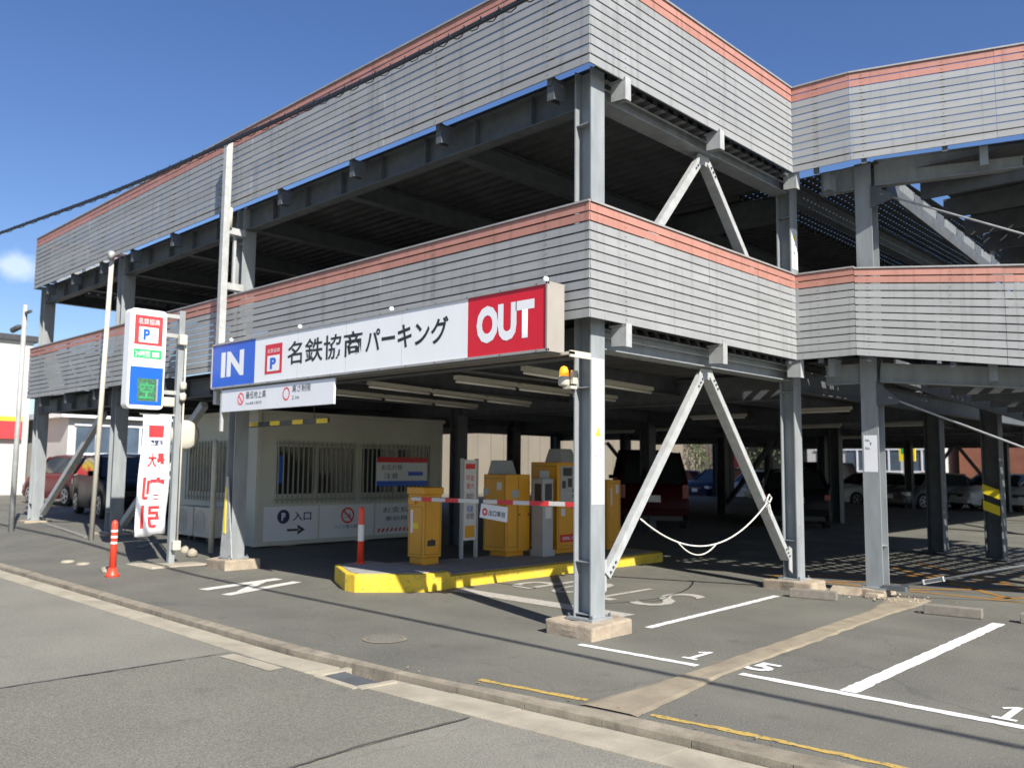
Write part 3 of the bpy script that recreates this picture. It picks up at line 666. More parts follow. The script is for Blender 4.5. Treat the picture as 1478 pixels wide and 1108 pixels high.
outrig((.55, 4.43), (0, -1), 5.30); outrig((.55, 4.43), (0, -1), 2.86)
# vertical conduit on the corner column
# tall square post beside the entrance column with rungs to it
tp = empty('tall_square_post', (-6.57, -.45, 2.5), 'tall slim silver square post rising past both parapets above the IN panel', 'post')
MB().box(-6.62, -6.52, -.50, -.40, 2.4, 6.35).build('shaft', m_steel_l, tp, bevel=.006)
for z in (5.02, 4.18): MB().box(-6.74, -6.60, -.398, -.10, z-.05, z+.05).build('rung', m_steel_l, tp)
MB().box(-6.72, -6.68, -.24, -.20, 4.23, 4.97).build('upright', m_steel_l, tp)
MB().cyl((-6.60, -.36, 5.05), (-6.60, -.36, 5.36), .035, 10).build('lamp_tube', m_cream, tp, smooth=True)

# stickers on columns
def sticker(parent, x, y0, y1, z0, z1, mat=m_white):
    return MB().box(x, x+.002, y0, y1, z0, z1).build('sticker', mat, parent)
st = sticker(corner_col, .1055, -.092, .092, 1.20, 2.58)
MB().hexa([(.108, -.045, 1.84), (.109, -.045, 1.84), (.109, .045, 1.84), (.108, .045, 1.84), (.108, -.002, 1.93), (.109, -.002, 1.93), (.109, .002, 1.93), (.108, .002, 1.93)]).build('warning_triangle', m_tri, st)
def vtext(s, x, yc, ztop, size, mat, parent, pitch=None):
    for k, ch in enumerate(s):
        if ch == ' ': continue
        o = text(ch, (x, yc-size/2, ztop-(k+1)*(pitch or size*1.1)), (0, 1, 0), (0, 0, 1), size, size, mat, parent, 'lettering', .004)
def grouped(fn):    # vertical lines of print joined into one lettering mesh
    before = set(bpy.data.objects); fn(); new = [o for o in bpy.data.objects if o not in before]
    bm = bmesh.new()
    for o in new: bm.from_mesh(o.data)
    par = new[0].parent; mt = new[0].data.materials[0]; me = bpy.data.meshes.new('lettering'); bm.to_mesh(me); bm.free(); me.materials.append(mt)
    for o in new: bpy.data.objects.remove(o)
    o = bpy.data.objects.new('lettering', me); C.objects.link(o); o.parent = par; return o
grouped(lambda: vtext('駐車場内 徐行して', .1085, .032, 1.80, .045, m_pink, st, .058))
grouped(lambda: vtext('ご注意下 さい', .1085, -.035, 1.80, .045, m_pink, st, .058))
c2 = [o for o in G.children if o.name.startswith('column') and abs(o.location.y-4.28) < .01][0]
st2 = sticker(c2, .0625, 4.20, 4.36, 4.20, 4.75)
MB().hexa([(.065, 4.235, 4.60), (.066, 4.235, 4.60), (.066, 4.325, 4.60), (.065, 4.325, 4.60), (.065, 4.278, 4.69), (.066, 4.278, 4.69), (.066, 4.282, 4.69), (.065, 4.282, 4.69)]).build('warning_triangle', m_tri, st2)
grouped(lambda: vtext('徐行願います', .0655, 4.28, 4.56, .045, m_navy, st2, .055))
st3 = MB().box(.815, .985, 4.5125, 4.5145, 1.52, 1.98).build('sticker', m_white, c3, bevel=0)
text('No.', (.84, 4.5105, 1.90), (1, 0, 0), (0, 0, 1), .06, .035, m_navy, st3); text('1', (.90, 4.5105, 1.86), (1, 0, 0), (0, 0, 1), .012, .03, m_navy, st3)
text('No.', (.84, 4.5105, 1.80), (1, 0, 0), (0, 0, 1), .06, .035, m_navy, st3)

# fluorescent fixtures under the entrance
for i, (a, b, n, lab) in enumerate((((-1.15, .25), (-1.55, 3.3), 2, 'pale twin ceiling lamp row nearest the corner column'), ((-2.45, .45), (-2.80, 4.15), 3, 'pale ceiling lamp row above the OUT lane, second from the corner'),
                     ((-3.85, .2), (-4.65, 4.2), 3, 'pale ceiling lamp row above the yellow machines'), ((-5.25, .5), (-5.85, 4.1), 3, 'pale ceiling lamp row next to the office window side'))):
    root = empty('ceiling_light_row', (a[0], a[1], 2.56), lab, 'ceiling light', 'fluorescent rows under the first deck')
    A, B = Vector((*a, 2.56)), Vector((*b, 2.56))
    for k in range(n):
        p, q = A.lerp(B, (k+.04)/n), A.lerp(B, (k+.96)/n)
        h_ = MB().beam(p+Vector((0, 0, .05)), q+Vector((0, 0, .05)), .09, .05).build('housing', m_cream, root, loc=p)
        MB().cyl(p, q, .016, 8).build('tube', m_tube, h_, loc=p, smooth=True)
for k, (x, y) in enumerate(((-7.6, 12.4), (-3.6, 12.8), (-1.6, 13.0), (-3.5, 8.3), (-9.5, 13), (-1.2, 7.6), (-5.6, 20))):
    root = empty('ceiling_light', (x, y, 2.52), 'short single tube lamp under the dark ceiling, number %d of the far ones' % (k+1), 'ceiling light', 'single tube lamps deep inside')
    root['label'] = ('short tube lamp deep inside, just right of the site office roof', 'short tube lamp above the black minivan roof', 'short tube lamp above the black hatchback roof', 'short tube lamp over the aisle behind the payment machine', 'short tube lamp above the left part of the beige wall opening', 'short tube lamp nearest the second right column', 'short tube lamp farthest back above the row of parked cars')[k]
    MB().box(x-.6, x+.6, y-.04, y+.04, 2.53, 2.58).build('housing', m_cream, root); MB().cyl((x-.57, y, 2.51), (x+.57, y, 2.51), .015, 8).build('tube', m_tube, root)

# ------------------------------------------------------------------ signs
XR, YF = (1, 0, 0), (0, 1, 0); ZU = (0, 0, 1)
S = empty('entrance_sign', (-3.2, -.45, 2.6), 'long box sign with blue IN, white middle and red OUT fixed along the lower parapet', 'sign')
m = MB().box(-6.46, -.02, -.60, -.39, 2.615, 3.235).build('cabinet', m_alu, S, loc=(-3.2, -.45, 2.9), bevel=.004)
m = MB().box(-6.47, .012, -.625, -.60, 3.225, 3.25).box(-6.47, .012, -.625, -.60, 2.60, 2.625).build('frame_rail', m_alu, S)
MB().box(-.012, .012, -.625, -.385, 2.60, 3.25).build('end_cap', m_endcap, S, bevel=.004)
MB().box(-6.47, -6.45, -.625, -.385, 2.60, 3.25).build('end_cap', m_endcap, S)
MB().box(-6.44, -.02, -.58, -.36, 2.58, 2.612).build('underside_tray', m_under, S)
for nm, a, b, mt in (('blue_panel', -6.448, -5.262, m_blue), ('white_panel', -5.258, -1.072, m_signw), ('red_panel', -1.068, -.014, m_redp)):
    p = MB().box(a, b, -.612, -.6, 2.626, 3.224).build(nm, mt, S, loc=(a, -.61, 2.62))
    if nm == 'blue_panel': text('IN', (-6.19, -.6145, 2.755), XR, ZU, .64, .355, m_signw, p, bold=.045)
    if nm == 'red_panel': text('OUT', (-.94, -.6145, 2.745), XR, ZU, .78, .37, m_signw, p, bold=.055)
    if nm == 'white_panel':
        text('名鉄協商', (-4.44, -.6145, 2.80), XR, ZU, 1.60, .30, m_black, p, bold=.012)
        text('パーキング', (-2.78, -.6145, 2.81), XR, ZU, 1.42, .28, m_black, p, bold=.02)
        MB().box(-4.99, -4.57, -.6140, -.6125, 2.72, 3.11).build('red_emblem', m_redp, p, bevel=0)
        MB().box(-4.93, -4.63, -.6155, -.6143, 2.755, 2.96).build('emblem_field', m_signw, p)
        text('P', (-4.86, -.6165, 2.78), XR, ZU, .15, .15, m_blue, p, bold=.05)
        text('名鉄協商', (-4.93, -.6155, 2.995), XR, ZU, .30, .055, m_signw, p)
for x in (-6.2, -4.4, -2.5, -.15):
    k = MB().cyl((x, -.47, 3.24), (x, -.47, 3.29), .012, 8); k.tube([(x, -.47, 3.28), (x, -.47, 3.30), (x, -.47, 3.325), (x, -.47, 3.34)], [.012, .028, .028, .01], 10)
    k.build('eye_bolt', m_signw, S, smooth=True)
MB().box(-.02, .12, -.42, -.36, 2.585, 2.61).box(.10, .12, -.42, -.12, 2.56, 2.62).build('bracket', m_cream, S)
for x in (-4.2, -3.16, -2.12): MB().box(x-.002, x+.002, -.6135, -.612, 2.626, 3.224).build('panel_seam', m_grey, S)
sc_ = MB()
for k in range(14):
    for z in (2.6125, 3.2375): sc_.cyl((-6.3+.475*k, -.630, z), (-6.3+.475*k, -.625, z), .006, 6)
o_ = sc_.build('screws', m_dark, S); o_['kind'] = 'stuff'
S2 = empty('hanging_rule_sign', (-4.78, -.58, 2.25), 'narrow white rule panel hanging below the IN end of the long sign', 'sign')
p = MB().box(-6.16, -3.40, -.60, -.575, 2.265, 2.575).build('panel', m_white, S2, loc=(-4.78, -.6, 2.4), bevel=.003)
m = MB(); disc(m, (-5.62, -.602, 2.43), XR, ZU, .085, .065); m.beam((-5.67, -.602, 2.48), (-5.57, -.602, 2.38), .004, .016); m.build('prohibition_ring', m_redt, p)
text('最低地上高', (-5.48, -.602, 2.42), XR, ZU, .52, .10, m_black, p); text('15cm未満 入庫不可', (-5.48, -.602, 2.34), XR, ZU, .42, .04, m_black, p)
m = MB(); disc(m, (-4.46, -.602, 2.44), XR, ZU, .085, .065); m.build('limit_ring', m_redt, p)
text('高さ制限', (-4.32, -.602, 2.45), XR, ZU, .42, .09, m_black, p); text('2.1m', (-4.32, -.602, 2.36), XR, ZU, .16, .05, m_black, p)
MB().box(-6.20, -6.16, -.60, -.56, 2.0, 2.6).build('hanger', m_steel_l, S2)

# tall parking sign, edge-on to the street
T = empty('parking_pole_sign', (-7.70, -.53, 0), 'tall white parking sign with red, green and blue fields on a grey pole', 'sign')
MB().box(-7.745, -7.655, -.575, -.485, .02, 3.90).build('pole', m_steel, T, bevel=.008)
for z in (3.80, 3.50, 2.62): MB().box(-7.73, -7.67, -.81, -.57, z-.03, z+.03).build('arm', m_steel_l, T)
mb = MB(); rr = .07; pts = []
for cy, cz, a0 in ((-.80-rr, 3.84-rr, 0), (-1.35+rr, 3.84-rr, 90), (-1.35+rr, 2.345+rr, 180), (-.80-rr, 2.345+rr, 270)):
    for k in range(6): a = R(a0+k*18); pts.append((cy+rr*math.cos(a), cz+rr*math.sin(a)))
n = len(pts); b0 = len(mb.v); mb.v += [(-7.80, y, z) for y, z in pts]+[(-7.60, y, z) for y, z in pts]
mb.f += [tuple(range(n))[::-1], tuple(range(n, 2*n))]+[(i, (i+1) % n, n+(i+1) % n, n+i) for i in range(n)]; mb.mi = [0]*len(mb.f)
cabn = mb.build('sign_box', m_signw, T, loc=(-7.7, -1.07, 2.4), bevel=.006)
XF = -7.598
def fld(name, y0, y1, z0, z1, mt, k=0, par=None): return MB().box(XF+k*.002-.0015, XF+k*.002, y0, y1, z0, z1).build(name, mt, par or cabn)
fld('red_field', -1.28, -.86, 3.30, 3.745, m_redt); fld('white_field', -1.215, -.925, 3.34, 3.57, m_signw, 1)
text('P', (XF+.004, -1.15, 3.37), YF, ZU, .10, .17, m_blue, cabn, bold=.05); text('24', (XF+.004, -1.03, 3.43), YF, ZU, .08, .07, m_blue, cabn)
text('名鉄協商', (XF+.003, -1.23, 3.61), YF, ZU, .32, .09, m_signw, cabn)
fld('green_field', -1.28, -.86, 3.10, 3.235, m_green); text('24時間', (XF+.003, -1.26, 3.12), YF, ZU, .22, .095, m_signw, cabn); fld('white_plate', -1.0, -.90, 3.13, 3.20, m_signw, 1)
fld('blue_field', -1.315, -.825, 2.40, 2.97, m_blue); fld('led_board', -1.20, -.92, 2.46, 2.80, m_led, 1); fld('led_trim', -.918, -.895, 2.46, 2.80, m_alu, 1)
text('空', (XF+.005, -1.17, 2.50), YF, ZU, .22, .25, m_ledon, cabn, bold=.02)
def knob(name, c, r, l, parent, mt=m_cream): return MB().tube([(c[0], c[1], c[2]-l/2), (c[0], c[1], c[2]-l/3), (c[0], c[1], c[2]+l/3), (c[0], c[1], c[2]+l/2)], [r*.7, r, r, r*.6], 10).build(name, mt, parent, smooth=True)
MB().box(-7.66, -7.56, -.60, -.48, 3.36, 3.52).build('junction_box', m_cream, T, bevel=.015)
knob('insulator', (-7.60, -.50, 2.73), .05, .12, T); knob('insulator', (-7.60, -.50, 2.56), .05, .12, T); MB().box(-7.68, -7.56, -.80, -.64, 2.40, 2.54).build('junction_box', m_cream, T, bevel=.015)
MB().cyl((-7.63, -.47, 3.4), (-7.63, -.47, .3), .014, 8).build('conduit', m_cream, T, smooth=True); MB().box(-7.66, -7.56, -.56, -.44, .24, .38).build('junction_box', m_cream, T, bevel=.012)
mb = MB().box(-7.66, -7.50, -1.30, -.35, .0, .0).build  # noqa
MB().hexa([(-8.05, -1.10, -.02), (-7.28, -1.0, -.02), (-7.20, -.12, -.02), (-8.05, -.2, -.02), (-8.02, -1.06, .045), (-7.31, -.97, .045), (-7.23, -.15, .045), (-8.02, -.22, .045)]).build('footing', m_conc_l, T, bevel=.01)
# horn-shaped back of a round traffic mirror beside the pole
MR = empty('traffic_mirror', (-7.72, -.36, 1.98), 'rounded cream back of a mirror fixed to the right of the parking sign pole', 'mirror')
mb = MB(); mb.tube([(-7.80, -.37, 1.98), (-7.78, -.37, 1.98), (-7.74, -.37, 1.98), (-7.70, -.37, 1.98), (-7.69, -.37, 1.98)], [.20, .235, .235, .19, .10], 24)
o = mb.build('mirror_back', m_cream, MR, smooth=True); MB().box(-7.80, -7.70, -.49, -.30, 1.96, 2.0).build('mirror_arm', m_steel, MR)
# banner seen from the back
B = empty('banner', (-7.7, -.85, .46), 'white hanging banner with mirrored red lettering on the parking sign pole', 'banner')
n, k_ = 14, 8; v = []; 
def bx_(y, z): return -7.64+.035*math.sin(z*3.1+y*4)+.012*math.sin(z*7+y*11)
ys_ = [-1.075+.45*i/k_ for i in range(k_+1)]; zs_ = [.46+1.80*j/n for j in range(n+1)]
v = [(bx_(y-.03*(1-(z-.46)/1.8)*0, z), y-.03*math.sin((2.26-z)*1.1), z+(.03 if y > -.8 else 0)*(1-(z-.46)/1.8)) for z in zs_ for y in ys_]
f = [(j*(k_+1)+i, j*(k_+1)+i+1, (j+1)*(k_+1)+i+1, (j+1)*(k_+1)+i) for j in range(n) for i in range(k_)]
me = bpy.data.meshes.new('cloth'); me.from_pydata([(a+7.7, b+.85, c-.46) for a, b, c in v], [], f); me.materials.append(m_white); me.shade_smooth()
cl = bpy.data.objects.new('cloth', me); C.objects.link(cl); cl.parent = B
sm = cl.modifiers.new('thick', 'SOLIDIFY'); sm.thickness = .003
def drape(o):
    off = WL(o)
    bm = bmesh.new(); bm.from_mesh(o.data); bmesh.ops.subdivide_edges(bm, edges=[e for e in bm.edges if e.calc_length() > .06], cuts=3); 
    for vv in bm.verts:
        y, z = vv.co.y+off.y, vv.co.z+off.z; vv.co.x = bx_(y, z)+.005-off.x; vv.co.y = y-.03*math.sin((2.26-z)*1.1)-off.y
    bm.to_mesh(o.data); bm.free()
def bpanel(y0, y1, z0, z1, mt):
    mb = MB(); 
    for i in range(5):
        for j in range(4):
            a, b, c, d = y0+(y1-y0)*i/5, y0+(y1-y0)*(i+1)/5, z0+(z1-z0)*j/4, z0+(z1-z0)*(j+1)/4
            mb.face([(-7.6, a, c), (-7.6, b, c), (-7.6, b, d), (-7.6, a, d)])
    o = mb.build('printed_block', mt, cl, loc=(0, 0, 0)); drape(o); return o
for s, y0, z0, w_, h_, mt in (('時間貸', -.95, 1.80, .20, .09, m_navy), ('最大', -.97, 1.48, .26, .22, m_redt), ('割', -1.0, 1.0, .30, .34, m_redt), ('引', -1.0, .58, .28, .34, m_redt)):
    o = text(s, (-7.6, y0, z0), YF, ZU, w_, h_, mt, cl, bold=.03, mirror=True); drape(o)
bpanel(-.98, -.74, 1.93, 2.11, m_redt)
MB().cyl((-7.70, -1.10, 2.275), (-7.70, -.55, 2.275), .012, 8).build('banner_rod', m_refl, B)

# beacon lamp on the corner column
bc = empty('beacon_lamp', (-.14, -.20, 2.3), 'amber warning beacon on a cream base clamped to the corner column', 'beacon lamp')
c = (-.15, -.20)
MB().tube([(*c, 2.32), (*c, 2.33), (*c, 2.40), (*c, 2.41)], [.045, .055, .055, .05], 16).build('base', m_cream, bc, smooth=True)
MB().tube([(*c, 2.41), (*c, 2.47), (*c, 2.50), (*c, 2.512)], [.045, .043, .030, .005], 16).build('dome', m_amber, bc, smooth=True)
MB().box(-.16, -.06, -.205, -.11, 2.29, 2.318).box(-.10, -.07, -.16, -.09, 2.34, 2.47).build('bracket', m_cream, bc)

# ------------------------------------------------------------------ ticket island
I = empty('ticket_island', (-4, 2.5, 0), 'yellow edged concrete island carrying the barrier and the pay machines', 'kerb island')
noise_poly = [(-4.62, .32), (-3.78, -.10), (-3.58, -.10), (-3.03, .54), (-3.03, .98), (-4.75, .98)]
m = MB().prism([(-4.75, 1.0), (-3.06, 1.0), (-3.02, 5.68), (-3.20, 5.82), (-4.9, 5.82)], -.02, .150).build('kerb', m_yelk, I, bevel=.012)
MB().prism([(-4.68, 1.06), (-3.20, 1.06), (-3.17, 5.60), (-3.26, 5.70), (-4.84, 5.70)], .146, .156).build('top_slab', m_conct, I)
MB().prism(noise_poly, -.02, .215).build('nose_block', m_yelk, I, bevel=.015)
MB().prism([(-4.56, .36), (-3.78, -.02), (-3.62, -.02), (-3.13, .55), (-3.13, .93), (-4.68, .93)], .21, .222).build('nose_top', m_conct, I)
T0 = .156
# barrier gate
g = empty('barrier_gate', (-4.30, 1.60, T0), 'yellow barrier gate cabinet with a red and white arm across the exit', 'barrier gate')
MB().box(-4.47, -4.13, 1.44, 1.78, T0+.10, 1.14).build('cabinet', m_yel, g, bevel=.015); MB().box(-4.45, -4.15, 1.46, 1.76, T0, T0+.10).build('foot', m_yel, g, bevel=.02)
MB().box(-4.49, -4.11, 1.42, 1.80, 1.14, 1.24).build('lid', m_yel, g, bevel=.018)
MB().box(-4.44, -4.30, 1.405, 1.44, 1.0, 1.10).build('arm_hub', m_yel, g, bevel=.01)
MB().box(-4.41, -4.36, 1.436, 1.4395, .60, .92).build('label_plate', m_signw, g); MB().cyl((-4.129, 1.60, .48), (-4.119, 1.60, .48), .035, 10).build('lock', m_dark, g); MB().box(-4.128, -4.12, 1.52, 1.66, .42, .50).build('latch', m_dark, g)
arm = MB(); A0, A1 = Vector((-4.34, 1.40, 1.075)), Vector((-1.05, 1.40, 1.11))
root_arm = MB().beam(A0, A1, .03, .052).build('arm', m_refl, g, loc=A0, bevel=.004)
L_ = (A1-A0).length; d_ = (A1-A0).normalized()
for a, b in ((.22, .44), (.72, .98), (1.72, 2.0), (2.28, 2.60), (2.86, 3.30)):
    b = min(b, L_+.002); MB().beam(A0+d_*a, A0+d_*b, .034, .056).build('red_band', m_redt, root_arm, loc=A0+d_*a)
MB().beam(A0+d_*1.38, A0+d_*1.46, .036, .058).build('joint', m_dark, root_arm)
pn = MB().hexa([(-2.93, 1.372, .885), (-2.43, 1.372, .845), (-2.43, 1.376, .845), (-2.93, 1.376, .885), (-2.90, 1.372, 1.065), (-2.42, 1.372, 1.035), (-2.42, 1.376, 1.035), (-2.90, 1.376, 1.065)]).build('exit_plate', m_signw, g)
tr = Vector((.5, 0, -.035)).normalized(); tu = Vector((.035, 0, .5)).normalized()
text('出口専用', (-2.76, 1.3705, .915), tr, tu, .29, .075, m_black, pn, bold=.015)
mb = MB(); disc(mb, (-2.83, 1.3705, .96), (1, 0, 0), ZU, .05, .022); mb.build('emblem', m_redt, pn)

def panelbox(parent, name, x0, x1, y0, y1, z0, z1, mt, bev=.012): return MB().box(x0, x1, y0, y1, z0, z1).build(name, mt, parent, loc=((x0+x1)/2, (y0+y1)/2, z0), bevel=bev)
# rate board
rb = empty('rate_board', (-4.5, 2.66, T0), 'tall narrow grey rate board standing between two yellow cabinets', 'information board')
for y in (2.50, 2.80): MB().box(-4.52, -4.47, y-.02, y+.02, T0, 1.66).build('leg', m_grey, rb)
bd = panelbox(rb, 'board', -4.51, -4.475, 2.52, 2.78, .42, 1.64, m_refl, .003)
for z0, z1, mt in ((.46, .64, m_yel), (1.50, 1.58, m_redt)): MB().box(-4.474, -4.472, 2.55, 2.75, z0, z1).build('colour_block', mt, bd)
for s, z, mt in (('料金', 1.32, m_redt), ('最大', 1.20, m_redt), ('30分', 1.05, m_black), ('駐車料金', .98, m_redt), ('昼', .85, m_blue), ('夜間', .74, m_navy)):
    text(s, (-4.471, 2.57, z), YF, ZU, .16, .09, mt, bd)
# first big yellow cabinet (seen from the back)
c1 = empty('yellow_cabinet', (-4.35, 3.40, T0), 'broad yellow cabinet with a grey sloped hood, left of the grey ticket machine', 'machine')
panelbox(c1, 'body', -4.62, -4.12, 3.08, 3.62, T0+.08, 1.42, m_yel); panelbox(c1, 'foot', -4.54, -4.18, 3.16, 3.54, T0, T0+.08, m_yel)
MB().hexa([(-4.66, 3.20, 1.42), (-4.30, 3.20, 1.42), (-4.30, 3.50, 1.42), (-4.66, 3.50, 1.42), (-4.62, 3.24, 1.64), (-4.36, 3.24, 1.64), (-4.36, 3.46, 1.64), (-4.62, 3.46, 1.64)]).build('hood', m_grey, c1, bevel=.01)
MB().box(-4.62+.0, -4.50, 3.077, 3.0795, 1.1, 1.2).build('plate', m_grey, c1); MB().box(-4.119, -4.117, 3.2, 3.36, 1.06, 1.18).build('plate', m_grey, c1); MB().box(-4.121, -4.1175, 3.345, 3.351, T0+.1, 1.40).build('door_seam', m_dark, c1)
# grey ticket machine
c2_ = empty('ticket_machine', (-3.93, 3.72, T0), 'slim grey ticket machine with a dark screen between two yellow machines', 'ticket machine')
panelbox(c2_, 'body', -4.06, -3.82, 3.60, 3.84, T0+.06, 1.36, m_grey); panelbox(c2_, 'base', -4.08, -3.80, 3.58, 3.86, T0, T0+.10, m_grey)
MB().box(-3.819, -3.815, 3.64, 3.80, 1.02, 1.28).build('screen', m_dark, c2_); MB().box(-3.819, -3.815, 3.65, 3.79, .74, .92).build('label_plate', m_refl, c2_); MB().box(-3.818, -3.812, 3.67, 3.77, .96, .99).build('ticket_slot', m_dark, c2_)
MB().box(-4.0, -3.86, 3.596, 3.5995, 1.0, 1.28).build('side_panel', m_dark, c2_)
# payment machine
c3_ = empty('payment_machine', (-4.20, 4.30, T0), 'tall yellow payment machine with coin panel and red strip behind the barrier arm', 'payment machine')
panelbox(c3_, 'body', -4.50, -3.92, 4.05, 4.62, T0+.08, 1.62, m_yel); panelbox(c3_, 'foot', -4.42, -4.0, 4.1, 4.56, T0, T0+.08, m_yel)
MB().hexa([(-4.30, 4.16, 1.62), (-3.92, 4.16, 1.62), (-3.92, 4.56, 1.62), (-4.30, 4.56, 1.62), (-4.26, 4.22, 1.84), (-4.0, 4.22, 1.84), (-4.0, 4.50, 1.84), (-4.26, 4.50, 1.84)]).build('hood', m_grey, c3_, bevel=.015)
fp = MB().box(-3.919, -3.912, 4.12, 4.56, .98, 1.56).build('face_panel', m_grey, c3_)
for a in ((4.18, 4.40, 1.40, 1.53), (4.30, 4.40, 1.22, 1.36), (4.42, 4.52, 1.05, 1.2), (4.16, 4.24, 1.2, 1.32)): MB().box(-3.911, -3.906, *a).build('screen', m_dark, fp)
MB().box(-3.911, -3.906, 4.44, 4.52, 1.28, 1.36).build('button_plate', m_refl, fp)
for k in range(4): MB().cyl((-3.912, 4.27+.05*k, 1.12), (-3.905, 4.27+.05*k, 1.12), .012, 8).build('button', m_refl, fp)
MB().cyl((-3.92, 4.40, .93), (-3.88, 4.40, .93), .05, 14).build('coin_tray', m_grey, c3_, smooth=True); MB().box(-3.918, -3.914, 4.14, 4.24, .76, .88).build('label_plate', m_refl, c3_)
rs = MB().box(-3.918, -3.914, 4.12, 4.56, .34, .46).build('red_strip', m_redp, c3_); text('精算機ご利用', (-3.912, 4.17, .37), YF, ZU, .34, .06, m_signw, rs); MB().box(-3.918, -3.912, 4.50, 4.52, .64, .82).build('handle', m_dark, c3_)
MB().box(-4.44, -4.32, 4.046, 4.0495, .9, 1.4).build('side_plate', m_yel, c3_)
c4_ = empty('yellow_cabinet', (-4.05, 5.60, T0), 'narrow yellow cabinet behind the corner column at the far end of the island', 'machine')
panelbox(c4_, 'body', -4.2, -3.84, 5.26, 5.62, T0+.05, 1.33, m_yel); panelbox(c4_, 'foot', -4.17, -3.87, 5.29, 5.59, T0, T0+.06, m_yel); MB().box(-3.839, -3.836, 5.34, 5.38, .9, 1.2).build('plate', m_refl, c4_); MB().box(-3.839, -3.836, 5.48, 5.56, 1.1, 1.25).build('plate', m_refl, c4_)

def seam_rect(parent, plane, c, a0, a1, z0, z1, mt=None):
    mt = mt or m_dark; mb = MB(); t = .005
    for (p, q, r_, s_) in ((a0, a1, z0, z0+t), (a0, a1, z1-t, z1), (a0, a0+t, z0, z1), (a1-t, a1, z0, z1)):
        if plane == 'x': mb.box(c-.001, c+.0015, p, q, r_, s_)
        else: mb.box(p, q, c-.0015, c+.001, r_, s_)
    o = mb.build('door_seam', mt, parent); return o
seam_rect(g, 'x', -4.13, 1.47, 1.75, .30, 1.10); seam_rect(g, 'y', 1.44, -4.44, -4.16, .30, .97); seam_rect(c1, 'y', 3.08, -4.59, -4.15, .30, 1.36); seam_rect(c3_, 'y', 4.05, -4.47, -3.95, .30, 1.56); seam_rect(c3_, 'x', -3.92, 4.08, 4.60, .28, .95); seam_rect(c4_, 'x', -3.84, 5.29, 5.59, .28, 1.28); seam_rect(c1, 'x', -4.12, 3.11, 3.33, .3, 1.0)
for (yy_, zz_) in ((3.58, .8), (3.38, .8)): MB().cyl((-4.12, yy_, zz_), (-4.108, yy_, zz_), .014, 8).build('lock', m_dark, c1)
MB().box(-4.30, -4.10, 4.043, 4.0485, 1.30, 1.48).build('sticker', m_white, c3_); MB().box(-4.32, -4.22, 3.073, 3.0785, 1.18, 1.30).build('sticker', m_refl, c1); MB().box(-4.36, -4.24, 1.436, 1.4385, .66, .74).build('sticker', m_tri, g)
# cables from the machines
cbk = MB().tube([(-4.46, 1.66, .17), (-4.55, 1.9, .165), (-4.6, 2.3, .165), (-4.55, 2.8, .165), (-4.55, 3.1, .17)], .012, 6).build('cable', m_cable, I, smooth=True)
# flexible posts
def flex_post(x, y, z, h, r, label, white, root_flare):
    t = empty('flexible_post', (x, y, z), label, 'traffic post', 'flexible posts at the entrance')
    if root_flare: MB().tube([(x, y, z), (x, y, z+.03), (x, y, z+.06), (x, y, z+.12)], [.095, .09, .065, .052], 16).build('base', m_orange, t, smooth=True)
    else: MB().cyl((x, y, z), (x, y, z+.015), .07, 16).build('base', m_orange, t, smooth=True)
    MB().tube([(x, y, z+.01), (x, y, z+h*.94), (x, y, z+h*.98), (x, y, z+h)], [r*1.1, r*.96, r*.7, r*.3], 16).build('tube', m_orange, t, smooth=True)
    for a, b in white: MB().tube([(x, y, z+a), (x, y, z+b)], [r*1.09, r*1.05], 16, caps=False).build('reflective_band', m_refl, t, smooth=True)
flex_post(-4.46, .62, .222, .76, .040, 'red post with one white band standing on the island nose', [(.30, .52)], False)
flex_post(-6.98, -1.66, hgt(-6.98, -1.66), .76, .042, 'orange red post with flared foot on the driveway by the banner', [(.44, .47), (.52, .55), (.60, .63)], True)

# ------------------------------------------------------------------ office
OX0, OX1, OY0, OY1, OZ0, OZ1 = -11.45, -8.40, 1.25, 5.50, .30, 2.42
O = empty('site_office', (-9.9, 3.3, .2), 'cream prefabricated office with barred windows under the first deck', 'building')
panelbox(O, 'walls', OX0, OX1, OY0, OY1, OZ0-.18, OZ1, m_office, .01)
MB().box(OX0-.05, OX1+.05, OY0-.05, OY1+.05, OZ1, OZ1+.07).build('roof', m_office, O, bevel=.01)
MB().box(OX0-.01, OX1+.012, OY0-.012, OY0+.05, .08, OZ1).build('corner_frame', m_office, O) if 0 else None
for x, y in ((OX1-.03, OY0+.03), (OX0+.03, OY0+.03), (OX1-.03, OY1-.03)): MB().box(x-.045, x+.045, y-.045, y+.045, .12, OZ1).build('corner_post', m_office, O)
for y in (1.8, 3.4, 4.9): MB().box(-8.75, -8.45, y, y+.3, 0, .13).build('support_block', m_block, O)
